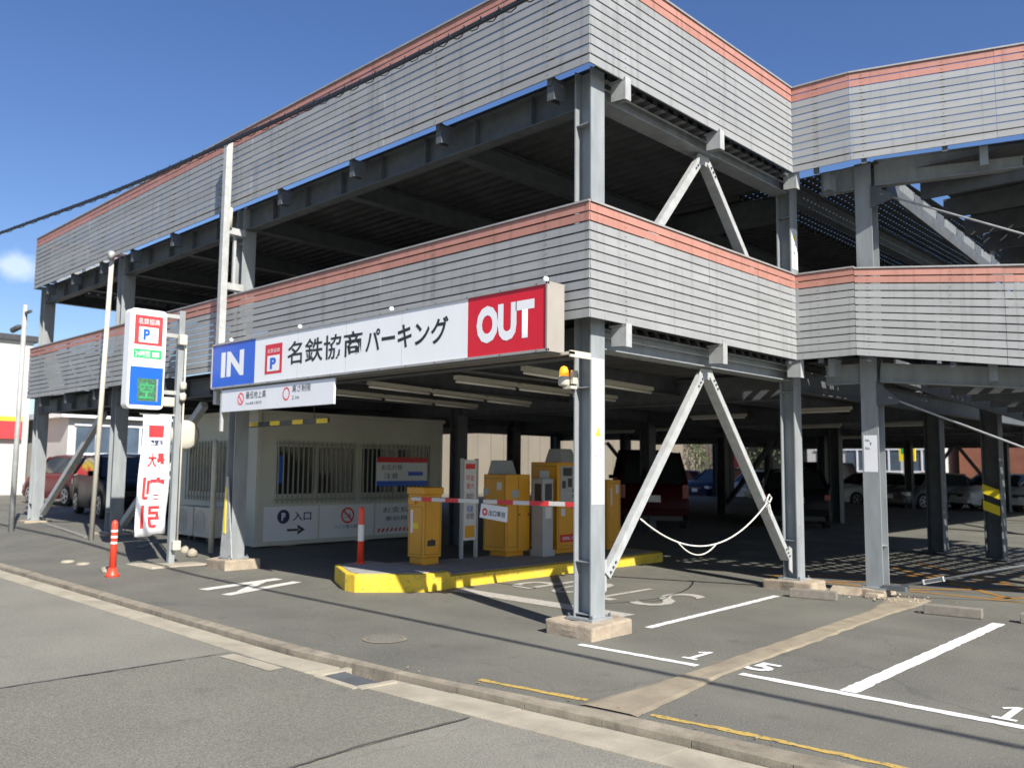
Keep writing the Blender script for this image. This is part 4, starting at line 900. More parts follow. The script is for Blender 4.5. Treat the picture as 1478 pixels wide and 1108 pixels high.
def window(y0, y1, z0, z1, bars, face='x'):
    W = MB()
    if face == 'x':
        f = MB().box(OX1+.001, OX1+.02, y0, y1, z0, z1).build('window', m_glass, O, loc=(OX1, y0, z0))
        for a, b, c, d in ((y0, y1, z0-.04, z0), (y0, y1, z1, z1+.04), (y0-.04, y0, z0-.04, z1+.04), (y1, y1+.04, z0-.04, z1+.04), ((y0+y1)/2-.03, (y0+y1)/2+.03, z0, z1)):
            MB().box(OX1+.001, OX1+.035, a, b, c, d).build('window_frame', m_office, f)
        g_ = MB(); n = int((y1-y0)/.10)
        for k in range(n+1): yy = y0+(y1-y0)*k/n; g_.box(OX1+.075, OX1+.095, yy-.011, yy+.011, z0-.16, z1+.10)
        for z in (z0-.10, z1+.05): g_.box(OX1+.058, OX1+.075, y0-.03, y1+.03, z-.015, z+.015)
        o = g_.build('window_grille', m_grille, f)
        for y in (y0, y1):
            for z in (z0-.10, z1+.05): MB().box(OX1+.001, OX1+.058, y-.01, y+.01, z-.01, z+.01).build('grille_bracket', m_grille, f)
    else:
        f = MB().box(y0, y1, OY0-.02, OY0-.001, z0, z1).build('window', m_glass, O, loc=(y0, OY0, z0))
        g_ = MB(); n = int((y1-y0)/.12)
        for k in range(n+1): xx = y0+(y1-y0)*k/n; g_.box(xx-.012, xx+.012, OY0-.09, OY0-.07, z0-.16, z1+.10)
        for z in (z0-.10, z1+.05): g_.box(y0-.03, y1+.03, OY0-.07, OY0-.05, z-.015, z+.015)
        o = g_.build('window_grille', m_grille, f)
    o['kind'] = 'stuff'; return f
window(1.62, 3.25, 1.02, 1.86, 16); window(3.45, 5.1, 1.02, 1.86, 16); window(-10.9, -8.85, 1.02, 1.86, 12, 'y')
MB().box(OX1+.036, OX1+.05, 1.64, 1.76, 1.2, 1.7).build('blue_notice', m_blue, O)
def wallpanel(name, y0, y1, z0, z1, mt=m_white): return MB().box(OX1+.002, OX1+.012, y0, y1, z0, z1).build(name, mt, O, loc=(OX1, y0, z0))
wp = wallpanel('entrance_panel', 1.42, 2.52, .20, .80); X_ = OX1+.0145
mb = MB(); disc(mb, (X_, 1.80, .62), YF, ZU, .125); mb.build('round_emblem', m_navy, wp); text('P', (X_+.002, 1.76, .55), YF, ZU, .08, .14, m_white, wp, bold=.04)
text('入口', (X_, 1.99, .54), YF, ZU, .38, .16, m_navy, wp, bold=.02)
mb = MB(); mb.face([(X_, 1.88, .36), (X_, 2.12, .36), (X_, 2.12, .40), (X_, 1.88, .40)]); mb.face([(X_, 2.09, .29), (X_, 2.25, .38), (X_, 2.09, .47), (X_, 2.09, .42), (X_, 2.15, .38), (X_, 2.09, .34)]); mb.build('arrow', m_black, wp)
wp = wallpanel('motorbike_ban_panel', 2.56, 3.78, .20, .80)
mb = MB(); disc(mb, (X_, 3.17, .60), YF, ZU, .15, .115); a = Vector((X_, 3.17, .60)); mb.beam(a+Vector((0, -.09, .09)), a+Vector((0, .09, -.09)), .004, .03); mb.build('prohibition_ring', m_redt, wp)
text('二輪', (X_, 3.09, .55), YF, ZU, .16, .09, m_navy, wp); text('バイク進入禁止', (X_, 2.86, .36), YF, ZU, .62, .065, m_navy, wp)
wp = wallpanel('notice_panel', 3.82, 5.35, .20, .80)
text('お支払い', (X_, 4.0, .62), YF, ZU, .85, .11, m_navy, wp); text('事前精算', (X_, 4.05, .46), YF, ZU, .75, .09, m_navy, wp)
mb = MB()
for k in range(14):
    y = 3.86+k*.105; mb.face([(X_, y, .25), (X_, y+.05, .25), (X_, y+.09, .32), (X_, y+.04, .32)])
o = mb.build('stripe_row', m_redp, wp)
bp = empty('notice_board', (-8.28, 4.4, 1.1), 'notice board with red top band and blue foot over the barred office window', 'notice board')
bb = panelbox(bp, 'board', -8.30, -8.28, 3.74, 5.02, 1.14, 1.70, m_white, .003)
MB().box(-8.279, -8.277, 3.74, 5.02, 1.60, 1.70).build('red_band', m_redp, bb); MB().box(-8.279, -8.277, 3.74, 5.02, 1.14, 1.24).build('blue_band', m_blue, bb); MB().box(-8.279, -8.277, 4.52, 4.9, 1.34, 1.42).build('blue_block', m_blue, bb)
text('お忘れ物', (-8.276, 3.86, 1.45), YF, ZU, .50, .11, m_black, bb); text('注意', (-8.276, 3.92, 1.28), YF, ZU, .34, .11, m_black, bb)
# height bar with yellow dashes
hb = empty('height_limit_bar', (-7.0, .35, 2.1), 'dark height limit bar with yellow dashes hanging before the office', 'height bar')
hb0 = MB().beam((-7.10, .30, 2.14), (-4.85, .30, 2.16), .05, .07).build('bar', m_steel_d, hb)
for k in range(4): MB().box(-6.95+.62*k, -6.68+.62*k, .268, .273, 2.118, 2.182).build('yellow_dash', m_tri, hb0)
for x in (-6.6, -5.2): MB().cyl((x, .3, 2.17), (x, .3, 2.6), .006, 6).build('chain', m_steel_d, hb)
# AC units, pipes by the office
for x, lab in ((-9.95, 'cream outdoor air conditioner unit standing left of its twin by the office'), (-9.25, 'cream outdoor air conditioner unit nearest the cream pipe')):
    a = empty('air_conditioner', (x, .85, .2), lab, 'air conditioner', 'outdoor units beside the office')
    b = panelbox(a, 'casing', x-.32, x+.32, .72, 1.0, .26, .78, m_cream, .015)
    mb = MB(); disc(mb, (x-.08, .715, .52), XR, ZU, .20, .18); 
    for q in range(5): disc(mb, (x-.08, .716, .52), XR, ZU, .17-.035*q, .160-.035*q, 20)
    mb.build('fan_grille', m_grey, b)
    for s in (-.24, .24): MB().box(x+s-.03, x+s+.03, .70, 1.02, .2, .26).build('foot', m_dark, a)
vp = empty('drain_pipe', (-8.30, .42, 0), 'slim cream pipe standing beside the entrance column', 'pipe')
MB().tube([(-8.30, .42, .05), (-8.30, .42, 1.88), (-8.30, .42, 1.95)], [.045, .045, .01], 12).build('pipe', m_cream, vp, smooth=True)
for k, (x, y) in enumerate(((-8.55, .1), (-8.05, -.02))):
    v = empty('stone', (x, y, .1), ('pale round stone left of the cream pipe foot', 'pale round stone at the foot of the cream pipe')[k], 'stone')
    o = MB().tube([(x, y, .06), (x, y, .10), (x, y, .16), (x, y, .20)], [.05, .085, .075, .02], 10).build('stone_body', m_conc_l, v, smooth=True)
for k, (x, y) in enumerate(((-9.0, -1.55), (-8.55, -1.48), (-7.75, -1.42), (-7.5, -1.50))):
    o = MB().tube([(x, y, -.01), (x, y, .02), (x, y, .045), (x, y, .05)], [.09, .11, .08, .02], 9).build('stone', m_conc_l, None, smooth=True)
    tag(o, ('flat pale stone farthest left on the driveway edge', 'flat pale stone second from the left on the driveway edge', 'flat pale stone left behind the orange post foot', 'flat pale stone right behind the orange post foot')[k], 'stone')
# protective wedge guard with yellow stripe on the entrance column
MB().hexa([(-6.95, -.12, .17), (-6.60, -.12, .17), (-6.60, -.105, .17), (-6.95, -.105, .17), (-6.85, -.12, 1.35), (-6.80, -.12, 1.35), (-6.80, -.105, 1.35), (-6.85, -.105, 1.35)]).build('column_guard', m_steel_l, in_col)
MB().hexa([(-6.87, -.128, .52), (-6.80, -.128, .52), (-6.80, -.121, .52), (-6.87, -.121, .52), (-6.85, -.128, 1.2), (-6.82, -.128, 1.2), (-6.82, -.121, 1.2), (-6.85, -.121, 1.2)]).build('yellow_stripe', m_tri, in_col)

# ------------------------------------------------------------------ wheel stops, slabs, chain
def stop(cx, cy, L, ang, lab, w_=.12, h_=.10):
    a = R(ang); d = Vector((math.cos(a), math.sin(a), 0)); n_ = Vector((-d.y, d.x, 0))
    o = MB().obox((cx, cy, .003+h_/2), d, n_, ZU, L/2, w_/2, h_/2).build('wheel_stop', m_stop, None, loc=(cx, cy, 0), bevel=.008)
    tag(o, lab, 'wheel stop', 'concrete wheel stops in the front bays'); return o
stop(.50, 3.66, .54, 14, 'grey concrete wheel stop nearest the second right column'); stop(2.08, 3.60, .56, 8, 'grey concrete wheel stop between the pale strip and the broad bay line')
stop(2.98, 3.72, .56, 8, 'grey concrete wheel stop at the right edge beyond the broad bay line')
o = MB().hexa([(.42, 4.22, 0), (.80, 4.26, 0), (.78, 4.44, 0), (.40, 4.40, 0), (.46, 4.30, .10), (.79, 4.33, .10), (.77, 4.44, .07), (.42, 4.40, .07)]).build('loose_slab', m_block, None, bevel=.012); tag(o, 'tilted pale concrete slab in front of the third right column', 'slab')
o = MB().hexa([(.88, 4.22, 0), (1.06, 4.22, 0), (1.08, 4.38, 0), (.88, 4.38, 0), (.89, 4.23, .06), (1.05, 4.23, .06), (1.07, 4.37, .05), (.89, 4.37, .05)]).build('concrete_lump', m_block, None, bevel=.015); tag(o, 'small lump of concrete right of the tilted slab', 'concrete lump')
ch = empty('chain', (-.02, 2.1, .8), 'white chain slung between the two legs of the lower V brace', 'chain')
def sag(a, b, s, n=24): a, b = Vector(a), Vector(b); return [a.lerp(b, t/n)-Vector((0, 0, s*4*(t/n)*(1-t/n))) for t in range(n+1)]
P0, P1 = (.02, .80, 1.03), (.02, 3.50, 1.15)
MB().tube(sag(P0, P1, .40), .0085, 6).build('main_strand', m_rope, ch, smooth=True); pp = sag(P0, P1, .40)
MB().tube(sag(pp[6], pp[13], .13, 14), .007, 6).build('loose_loop', m_rope, ch, smooth=True); MB().tube([P1, (.03, 3.52, 1.08), (.03, 3.55, .98)], .009, 6).build('loose_end', m_rope, ch)
MB().tube([(.035, 3.44, 1.17), (.035, 3.50, 1.13), (.035, 3.56, 1.19), (.035, 3.50, 1.23), (.035, 3.44, 1.17)], .009, 6).build('knot', m_rope, ch)

# ------------------------------------------------------------------ street poles and overhead cables
p1 = empty('lamp_post', (-14.1, -.9, .2), 'slim grey post at the far left with a small lamp arm on top', 'post')
MB().cyl((-14.1, -.9, .15), (-14.1, -.9, 4.75), .055, 12, .045).build('shaft', m_steel_l, p1, smooth=True); MB().box(-14.1, -13.7, -.92, -.88, 4.55, 4.6).build('arm', m_steel_d, p1); MB().tube([(-14.5, -1.0, 4.25), (-14.3, -.95, 4.3), (-14.15, -.9, 4.32)], [.06, .06, .02], 8).build('camera_housing', m_steel_d, p1)
p2 = empty('lamp_post', (-10.7, -.60, .2), 'tall thin beige post with a small lamp head, left of the parking sign', 'post')
MB().cyl((-10.7, -.60, .15), (-10.45, -.60, 5.20), .045, 12, .04).build('shaft', m_cream, p2, smooth=True); MB().tube([(-10.5, -.60, 5.16), (-10.42, -.62, 5.25), (-10.32, -.66, 5.22), (-10.30, -.68, 5.15)], [.05, .07, .07, .03], 10).build('lamp_head', m_grey, p2, smooth=True)
wc = empty('overhead_cables', (-3, -2.5, 4.7), 'bundle of black overhead cables crossing in front of the upper parapet', 'cables')
WP = [(-26, -2.5, 6.6), (-18, -2.5, 5.75), (-10.03, -2.5, 5.17), (-5.38, -2.5, 4.83), (-2.54, -2.5, 4.70), (-.26, -2.5, 4.62), (1.42, -2.5, 4.62), (3.5, -2.5, 4.62), (9, -2.5, 4.5), (18, -2.5, 4.9)]
def spline(P, n=10):
    out = []
    for i in range(len(P)-1):
        p0, p1_, p2_, p3 = [Vector(P[max(0, min(len(P)-1, i+k))]) for k in (-1, 0, 1, 2)]
        for t in range(n): t /= n; out.append(.5*((2*p1_)+(-p0+p2_)*t+(2*p0-5*p1_+4*p2_-p3)*t*t+(-p0+3*p1_-3*p2_+p3)*t**3))
    out.append(Vector(P[-1])); return out
sp = spline(WP)
for k, (dy, dz, rr) in enumerate(((0, 0, .017), (.022, .032, .009), (-.024, -.026, .011))): MB().tube([p+Vector((0, dy, dz)) for p in sp], rr, 6).build('cable', m_cable, wc)
hx = []
for i, p in enumerate(spline(WP, 60)):
    a = i*1.0; hx.append(p+Vector((0, math.cos(a)*.030, math.sin(a)*.034)))
MB().tube(hx, .004, 4).build('lashing_wire', m_cable, wc)

# ------------------------------------------------------------------ vehicles
def car_paint(name, col, rough=.38):
    m = M(name, col, rough, 0, var=.03, scale=2); b = m.node_tree.nodes['Principled BSDF']
    b.inputs['Coat Weight'].default_value = .0 if col[0] < .05 else .15; b.inputs['Specular IOR Level'].default_value = .08 if col[0] < .05 else .25; b.inputs['Coat Roughness'].default_value = .08; return m
cp = {'black': car_paint('car_paint_black', (.010, .010, .012)), 'red': car_paint('car_paint_red', (.11, .005, .008)), 'silver': car_paint('car_paint_silver', (.42, .44, .46)),
      'white': car_paint('car_paint_white', (.72, .73, .74)), 'wine': car_paint('car_paint_wine', (.045, .004, .008)), 'blue': car_paint('car_paint_blue', (.02, .03, .06)), 'grey': car_paint('car_paint_grey', (.11, .115, .125))}
STY = {   # stations: (y/L, hood z, glass z) front (0) -> rear (1); belt heights and roof
 'hatch': dict(L=4.1, W=1.70, H=1.52, body=[(0, .42, .58, .80), (.03, .25, .72, .92), (.12, .20, .86, .98), (.27, .20, .98, 1), (.5, .20, .99, 1), (.8, .20, 1.02, 1), (.95, .24, 1.02, .96), (1.0, .36, .86, .88)],
               roof=[(.25, .98), (.42, 1.46), (.55, 1.52), (.82, 1.47), (.965, 1.03)]),
 'van': dict(L=4.7, W=1.72, H=1.85, body=[(0, .40, .66, .82), (.02, .25, .84, .93), (.08, .20, .98, .98), (.2, .20, 1.06, 1), (.5, .20, 1.06, 1), (.85, .20, 1.08, 1), (.97, .24, 1.08, .98), (1.0, .34, .98, .93)],
             roof=[(.12, 1.02), (.27, 1.72), (.36, 1.84), (.90, 1.83), (.985, 1.10)]),
 'sedan': dict(L=4.5, W=1.75, H=1.45, body=[(0, .42, .56, .80), (.03, .25, .70, .92), (.12, .20, .82, .98), (.28, .20, .93, 1), (.5, .20, .94, 1), (.78, .20, .98, 1), (.96, .24, .96, .95), (1.0, .36, .80, .86)],
               roof=[(.26, .93), (.42, 1.38), (.52, 1.44), (.70, 1.40), (.86, .98)]),
}
def car(style, paint, x, y, ang, label, kind='car', group=None, z=None):
    S_ = STY[style]; L, W_ = S_['L'], S_['W']/2; pm = cp[paint]; root = empty('parked_'+('van' if style == 'van' else 'car'), (0, 0, 0), label, kind, group)
    X = lambda t: (t-.5)*L
    ar = .34; wy = (X(.19), X(.81))
    # body shell: lofted, with wheel arches cut into the lower edge
    st = sorted(set([a for a, *_ in S_['body']]+[.5+(w0+dx)/L for w0 in wy for dx in (-ar, -ar*.72, -ar*.3, 0, ar*.3, ar*.72, ar)]))
    def interp(t):
        B_ = S_['body']
        for p, q in zip(B_, B_[1:]):
            if t <= q[0]+1e-6: k = (t-p[0])/(q[0]-p[0]); return [p[i]+(q[i]-p[i])*k for i in (1, 2, 3)]
        return list(B_[-1][1:])
    v = []; rows = []
    for t in st:
        zb, zt, wf = interp(t); xx = X(t); w = W_*wf
        for w0 in wy:
            if abs(xx-w0) < ar: zb = max(zb, .30+math.sqrt(max(0, ar*ar-(xx-w0)**2))*1.0)
        prof = [(-w*.97, zb), (-w, min(zb+.16, zt-.16) if zb < zt-.32 else (zb+zt)/2-.02), (-w*.985, zt-.12), (-w*.93, zt-.02), (-w*.6, zt+.025), (0, zt+.035)]
        prof = prof+[(-a, b) for a, b in prof[-2::-1]]
        rows.append([len(v)+i for i in range(len(prof))]); v += [(xx, a, b) for a, b in prof]
    f = []; n = len(rows[0])
    for a, b in zip(rows, rows[1:]): f += [(a[i], a[i+1], b[i+1], b[i]) for i in range(n-1)]
    f += [tuple(rows[0]), tuple(rows[-1][::-1])]
    mb = MB(); mb.v = v; mb.f = f; mb.mi = [0]*len(f); body = mb.build('body', pm, root, smooth=True)
    MB().box(X(.02), X(.98), -W_*.8, W_*.8, .22, .40).build('underbody', m_dark, root)
    # greenhouse: glass loft and painted roof skin
    rf = S_['roof']; v = []; rows = []
    H0 = rf[0][1]
    for t, rz_ in rf:
        k = (rz_-H0)/(S_['H']-H0); w = W_*(.93-.20*max(0, min(1, k))); rows.append((X(t), w, rz_))
    gl = MB(); base = [(x_, interp(x_/L+.5)[1], W_*.93) for x_, w, z in rows]
    for (a, b), (p, q) in zip(zip(rows, rows[1:]), zip(base, base[1:])):
        for s in (1, -1):
            gl.face([(p[0], s*p[2], p[1]-.01), (q[0], s*q[2], q[1]-.01), (b[0], s*b[1], b[2]), (a[0], s*a[1], a[2])])
    a, b = rows[0], rows[1]; gl.face([(a[0], -a[1], a[2]), (a[0], a[1], a[2]), (b[0], b[1], b[2]), (b[0], -b[1], b[2])])
    a, b = rows[-2], rows[-1]; gl.face([(a[0], -a[1], a[2]), (a[0], a[1], a[2]), (b[0], b[1], b[2]), (b[0], -b[1], b[2])])
    gl.build('window_glass', m_glass, root)
    rfm = MB(); R_ = rows[1:-1]
    for a, b in zip(R_, R_[1:]):
        for u0, u1 in ((-1, -.6), (-.6, .6), (.6, 1)):
            z0 = lambda u, r: r[2]+(.03 if abs(u) < 1 else .006)
            rfm.face([(a[0], u0*a[1], z0(u0, a)), (a[0], u1*a[1], z0(u1, a)), (b[0], u1*b[1], z0(u1, b)), (b[0], u0*b[1], z0(u0, b))])
        for s in (1, -1): rfm.beam((a[0], s*a[1], a[2]-.02), (b[0], s*b[1], b[2]-.02), .05, .05)
    rfm.build('roof', pm, root, smooth=False)
    for (a, pa) in ((0, 1), (-1, -2)):
        for s in (1, -1): MB().beam((rows[a][0], s*rows[a][1], rows[a][2]), (rows[pa][0], s*rows[pa][1], rows[pa][2]), .06, .06).build('pillar', pm, root)
    for t in (.52, .74):
        xx = X(t); zt = interp(t)[1]; zr = S_['H']-.04
        for s in (1, -1): MB().hexa([(xx-.04, s*(W_*.93+.003), zt-.02), (xx+.04, s*(W_*.93+.003), zt-.02), (xx+.04, s*(W_*.91), zt-.02), (xx-.04, s*(W_*.91), zt-.02), (xx-.03, s*(W_*.735+.003), zr), (xx+.03, s*(W_*.735+.003), zr), (xx+.03, s*W_*.71, zr), (xx-.03, s*W_*.71, zr)]).build('pillar', pm, root)
    for w0 in wy:
        for s in (1, -1):
            wl = MB().tube([(w0, s*(W_-.20), .31), (w0, s*(W_-.18), .31), (w0, s*(W_-.03), .31), (w0, s*(W_-.01), .31)], [.27, .31, .31, .27], 20).build('wheel', m_tyre, root, loc=(w0, s*(W_-.1), .31))
            rm = MB(); rm.cyl((w0, s*(W_-.012), .31), (w0, s*(W_-.002), .31), .07, 10)
            for k in range(5): a = k*2*math.pi/5; rm.beam((w0, s*(W_-.006), .31), (w0+.19*math.cos(a), s*(W_-.006), .31+.19*math.sin(a)), .05, .012, up=(0, 1, 0))
            for k in range(20):
                a, b = k*math.pi/10, (k+1)*math.pi/10; rm.beam((w0+.20*math.cos(a), s*(W_-.006), .31+.20*math.sin(a)), (w0+.20*math.cos(b), s*(W_-.006), .31+.20*math.sin(b)), .03, .012, up=(0, 1, 0))
            rm.build('rim', m_rim, wl)
    zl = S_['body'][1][2]
    for s in (1, -1):
        MB().box(X(.008), X(.06), s*W_*.62 if s > 0 else -W_*.93, W_*.93 if s > 0 else -W_*.62, zl-.16, zl-.02).build('headlight', m_head, root, bevel=.02)
        MB().box(X(.965), X(1.002), s*W_*.78 if s > 0 else -W_*.95, W_*.95 if s > 0 else -W_*.78, .74, .90 if style != 'van' else 1.08).build('taillight', m_tail, root, bevel=.015)
        MB().box(X(.30), X(.33), s*W_ if s > 0 else -W_-.16, W_+.16 if s > 0 else -W_, 1.0 if style != 'sedan' else .94, 1.12 if style != 'sedan' else 1.06).build('door_mirror', pm, root, bevel=.02)
    MB().box(X(-.003), X(.02), -W_*.5, W_*.5, zl-.18, zl-.06).build('grille', m_dark, root, bevel=.01)
    MB().box(X(-.006), X(.0), -.165, .165, .42, .58).build('number_plate', m_plate, root); MB().box(X(1.0), X(1.004), -.165, .165, .66, .82).build('number_plate', m_plate, root)
    MB().box(X(.99), X(1.012), -W_*.9, W_*.9, .34, .50).build('bumper', pm, root, bevel=.02); MB().box(X(-.012), X(.015), -W_*.86, W_*.86, .28, .42).build('bumper', pm, root, bevel=.02)
    root.location = (x, y, hgt(x, y) if z is None else z); root.rotation_euler = (0, 0, R(ang)); return root
# heading: ang 0 = front towards -x
gl_ = 'cars parked beyond and inside the car park'
car('hatch', 'black', -6.0, 16.6, -62, 'black hatchback parked in the dark right behind the second right column', group=gl_)
car('van', 'wine', -8.1, 12.6, -53, 'dark wine minivan parked in shade just behind the corner column', kind='van')
car('van', 'black', -10.3, 15.3, -54, 'black minivan parked in shade to the right of the wine one', kind='van')
car('hatch', 'black', -17.2, 2.5, 172, 'black car facing right inside the far left bay', group=gl_)
car('hatch', 'red', -23.8, 3.6, 5, 'red car standing in the sun at the far left beyond the black one', group=gl_)
for k, (st_, pt, x, y, a, lb) in enumerate((('sedan', 'silver', -19.5, 31.2, 80, 'silver saloon farthest left of the back row'), ('hatch', 'blue', -17.0, 31.4, 84, 'dark blue hatchback in the back row beside the silver saloon'),
        ('sedan', 'white', -14.6, 31.0, 82, 'white saloon in the back row right of the blue hatchback'), ('van', 'blue', -12.2, 31.8, 84, 'blue van in the back row behind the black hatchback'),
        ('sedan', 'silver', -9.4, 30.8, 60, 'silver saloon in the back row seen left of the third right column'), ('sedan', 'grey', -7.0, 31.0, 65, 'dark grey saloon in the back row behind the third right column'),
        ('sedan', 'white', -4.9, 32.4, 60, 'white saloon in the back row right of the third right column'), ('hatch', 'white', -2.8, 32.0, 70, 'white hatchback at the right end of the back row'))):
    car(st_, pt, x, y, a, lb, 'van' if st_ == 'van' else 'car', None if st_ == 'van' else gl_, z=0)

# ------------------------------------------------------------------ buildings beyond
m_beige = M('beige_wall', (.195, .170, .130), .85, var=.08, scale=.8, dirt=(.18, .155, .12), dirt_amt=.5)
m_bwhite = M('white_building_wall', (.52, .51, .475), .8, var=.06, scale=.6, dirt=(.30, .285, .25), dirt_amt=.4)
m_brick = M('brown_tile_wall', (.26, .10, .06), .8, var=.14, scale=3)
m_winb = M('building_glass', (.08, .11, .15), .15, var=.3, scale=1)
m_roofd = M('dark_roof', (.05, .05, .055), .7, var=.2)
def building(name, label, x0, x1, y0, y1, h, wall, wins=(), roof=m_roofd, faces=('x', 'y'), eave=.2):
    b = empty(name, ((x0+x1)/2, (y0+y1)/2, 0), label, 'building'); w_ = MB().box(x0, x1, y0, y1, -.1, h).build('wall', wall, b, loc=((x0+x1)/2, (y0+y1)/2, 0))
    MB().box(x0-eave, x1+eave, y0-eave, y1+eave, h, h+.22).build('roof', roof, b)
    for (f_, a, c, z0, z1) in wins:
        if f_ == 'x': o = MB().box(x1+.002, x1+.03, a, c, z0, z1).build('window', m_winb, b, loc=(x1, a, z0)); MB().box(x1+.031, x1+.07, a-.08, c+.08, z0-.10, z0).box(x1+.031, x1+.07, a-.08, c+.08, z1, z1+.08).box(x1+.031, x1+.07, (a+c)/2-.04, (a+c)/2+.04, z0, z1).build('frame', m_white, o)
        else: o = MB().box(a, c, y0-.03, y0-.002, z0, z1).build('window', m_winb, b, loc=(a, y0, z0)); MB().box(a-.08, c+.08, y0-.07, y0-.031, z0-.10, z0).box(a-.08, c+.08, y0-.07, y0-.031, z1, z1+.08).box((a+c)/2-.04, (a+c)/2+.04, y0-.07, y0-.031, z0, z1).build('frame', m_white, o)
    return b
# long beige wall left of the car park, its panels
bw = empty('boundary_wall', (-25, 22, 0), 'long beige panelled wall beyond the left side of the car park', 'wall')
MB().box(-25.4, -25.1, 8, 43, 0, 4.3).build('wall_core', m_beige, bw)
yy = 8.0
while yy < 42.9:
    MB().box(-25.1, -25.0+random.uniform(-.006, .006), yy+.012, yy+.888, .1, 4.25).build('wall_panel', m_beige, bw, loc=(-25, yy, 0)); yy += .9
building('white_storefront', 'white shop building at the far left edge with beige windows under a dark eave', -46, -33, -3.5, 4.9, 6.4, m_bwhite, [('x', -2.4, -.6, 3.5, 4.7), ('x', .8, 3.0, 3.5, 4.7), ('y', -40.5, -38.5, 3.4, 4.6)])
rs_ = empty('shop_sign_band', (-33, .3, 3), 'red and orange sign band on the white shop at the far left edge', 'sign')
MB().box(-32.95, -32.75, -3.6, 4.6, 2.45, 3.15).build('red_band', m_redt, rs_); MB().box(-32.95, -32.75, -3.6, 4.6, 3.15, 3.32).build('orange_band', m_tri, rs_)
building('glazed_annex', 'low building with a white fascia and grey blue glazing behind the left bays', -36, -30, 5.4, 16, 3.25, m_bwhite, [('x', 5.7+1.7*k, 7.2+1.7*k, 1.9, 2.95) for k in range(6)], roof=m_white, eave=.35)
building('white_house', 'white building with paired windows behind the back row of cars', -17.0, -9.8, 41, 50, 7, m_bwhite, [('y', -16.4+1.7*k, -15.2+1.7*k, 1.5, 2.6) for k in range(4)]+[('y', -16.4+1.7*k, -15.2+1.7*k, 4.4, 5.5) for k in range(4)])
building('brown_building', 'brown tiled building behind the third right column', -9.2, -6.2, 42, 50, 9, m_brick, [('y', -8.7, -7.9, 4.2, 5.4), ('y', -7.5, -6.7, 4.2, 5.4)])
building('grey_building', 'pale building with a slanting stair at the right end of the background', -5.6, 8, 42, 52, 8, m_bwhite, [('y', -5.0, -3.8, 4.2, 5.6), ('y', -3.0, -1.8, 4.2, 5.6), ('y', -1.0, .2, 4.2, 5.6), ('y', 3, 4.2, 1.2, 2.8)])
building('distant_building', 'beige building behind the left half of the back row', -40, -18, 44, 56, 8, m_beige, [('y', -38+3*k, -36.4+3*k, 4.2, 5.6) for k in range(6)])
st_ = empty('outside_stair', (-2.4, 41, 0), 'white outside stair slanting up the pale building at right', 'stair')
MB().beam((-4.0, 41.0, .2), (-.2, 41.0, 4.4), .9, .25, up=(0, 1, 0)).build('stringer', m_bwhite, st_)
fn = empty('mesh_fence', (-8, 33.8, 0), 'low dark railing behind the back row of cars', 'fence')
for k in range(24): MB().cyl((-20+.95*k, 34.2, 0), (-20+.95*k, 34.2, 1.15), .025, 6).build('fence_post', m_steel_d, fn)
for z in (.6, 1.12): MB().cyl((-20, 34.2, z), (1.9, 34.2, z), .02, 6).build('rail', m_steel_d, fn)
# trees behind, seen as a brown green band through the back opening
m_leaf = M('leaf', (.055, .075, .025), .8, var=.4, scale=2); m_bark = M('bark', (.09, .065, .045), .9, var=.2)
for k, (x, y, hh) in enumerate(((-23.6, 41.5, 5.2), (-21.4, 42.2, 4.6), (-19.0, 42.0, 5.6))):
    t = empty('shrub_tree', (x, y, 0), ('left leafy tree before the beige building at the back', 'middle leafy tree before the beige building at the back', 'right leafy tree before the beige building at the back')[k], 'tree')
    tr_ = MB().tube([(x, y, 0), (x+.05, y, 1.2), (x-.1, y, 2.4), (x, y, hh*.8)], [.14, .11, .08, .03], 8).build('trunk', m_bark, t, smooth=True)
    lf = MB(); rnd = random.Random(k)
    for q in range(1500):
        a, e, r_k = rnd.uniform(0, 6.28), rnd.gauss(0, .55), rnd.uniform(.3, 1)**.5
        c = Vector((x+math.cos(a)*math.cos(e)*1.5*r_k, y+math.sin(a)*math.cos(e)*1.5*r_k, hh*.60+math.sin(e)*hh*.42*r_k)); 
        if mnoise.noise(c*1.3) < -.12: continue
        u = Vector((rnd.gauss(0, 1), rnd.gauss(0, 1), rnd.gauss(0, 1))).normalized(); v_ = u.orthogonal().normalized()
        lf.face([c-u*.09, c+v_*.05, c+u*.09, c-v_*.05])
    lf.build('crown', m_leaf, t)
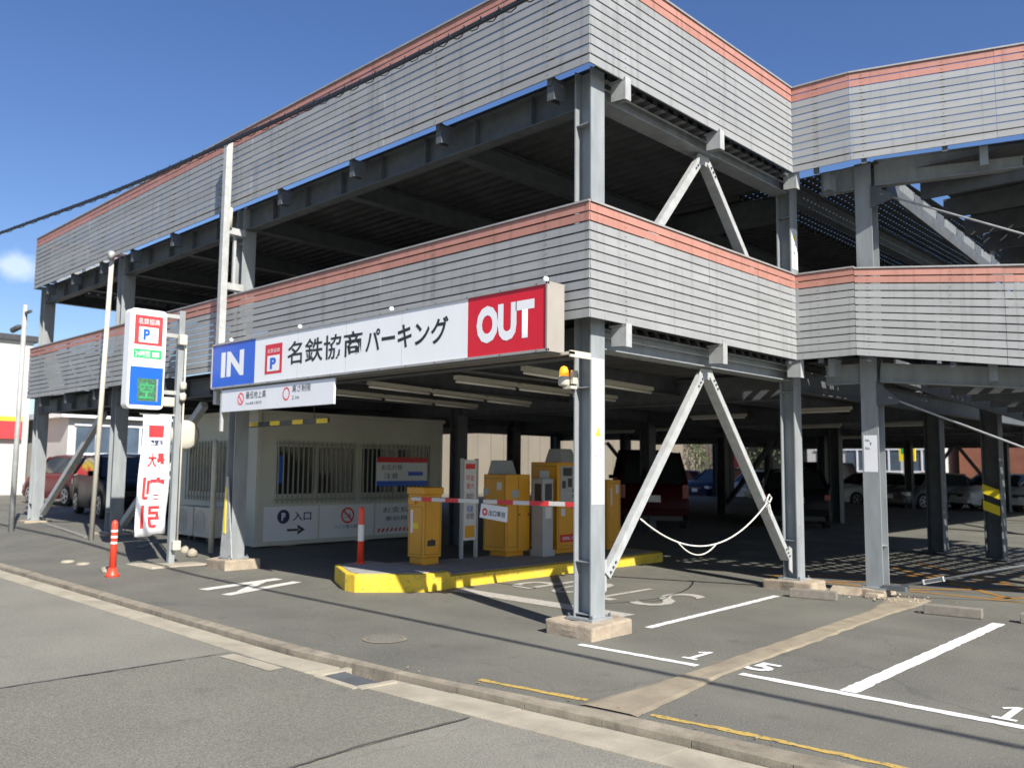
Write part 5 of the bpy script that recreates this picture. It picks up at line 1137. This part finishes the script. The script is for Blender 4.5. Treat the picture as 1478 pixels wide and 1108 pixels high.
# small things on the lot beyond
bf = empty('banner_flag', (-17.4, 33.2, 0), 'small blue and white advertising flag beyond the black minivan', 'flag')
MB().cyl((-17.4, 33.2, 0), (-17.4, 33.2, 3.1), .02, 6).build('pole', m_refl, bf); MB().box(-17.38, -16.9, 33.19, 33.20, 1.6, 3.0).build('cloth', m_redt, bf)
ys2 = empty('street_signboard', (-10.9, 39.5, 0), 'small yellow and green signboard left of the third right column', 'sign')
MB().cyl((-10.9, 39.5, 0), (-10.9, 39.5, 3.4), .05, 8).build('pole', m_steel, ys2); MB().box(-11.3, -10.5, 39.40, 39.48, 2.0, 3.4).build('board', m_tri, ys2); MB().box(-11.15, -10.65, 39.385, 39.395, 2.4, 3.2).build('green_mark', m_green, ys2)

# ------------------------------------------------------------------ small litter and a few dry leaves, chips of concrete
m_dryl = M('dry_leaf', (.20, .12, .05), .8, var=.4, scale=30)
lt = MB(); rnd = random.Random(12)
for k in range(80):
    q = rnd.random()
    if q < .45: x = rnd.uniform(-8, 6); y = lerp_line(KERB, x)+abs(rnd.gauss(0, .12))
    elif q < .7: x = rnd.gauss(.9, .5); y = rnd.gauss(4.2, .25)
    else: x = rnd.uniform(-4, 4.5); y = rnd.uniform(-1.7, 3.5)
    r_l = rnd.uniform(.006, .016); a = rnd.uniform(0, 6.28); z0 = hgt(x, y)+.012
    p = [Vector((x+r_l*c_*math.cos(a+t_), y+r_l*c_*math.sin(a+t_), z0+rnd.uniform(-.003, .008))) for t_, c_ in ((0, 1.2), (1.7, .7), (3.1, 1.1), (4.6, .6))]
    lt.face(p)
o = lt.build('dry_leaves', m_dryl); tag(o, 'scattered dry leaf crumbs along the kerb and between the bays', 'litter', kind='stuff')
lt = MB()
for k in range(68):
    x = rnd.gauss(.95, .45); y = rnd.gauss(4.35, .2)
    if k > 60: x = rnd.uniform(-3, 6); y = lerp_line(KERB, x)+rnd.uniform(-.1, .15)
    r_l = rnd.uniform(.005, .017) if k <= 60 else rnd.uniform(.004, .008); c = Vector((x, y, hgt(x, y)+.012+r_l*.4)); u = Vector((rnd.gauss(0, 1), rnd.gauss(0, 1), rnd.gauss(0, .4))).normalized(); v_ = u.orthogonal().normalized()
    lt.obox(c, u, v_, u.cross(v_), r_l, r_l*.8, r_l*.5)
o = lt.build('concrete_crumbs', m_block); tag(o, 'crumbs of broken concrete around the strip end and along the kerb', 'rubble', kind='stuff')
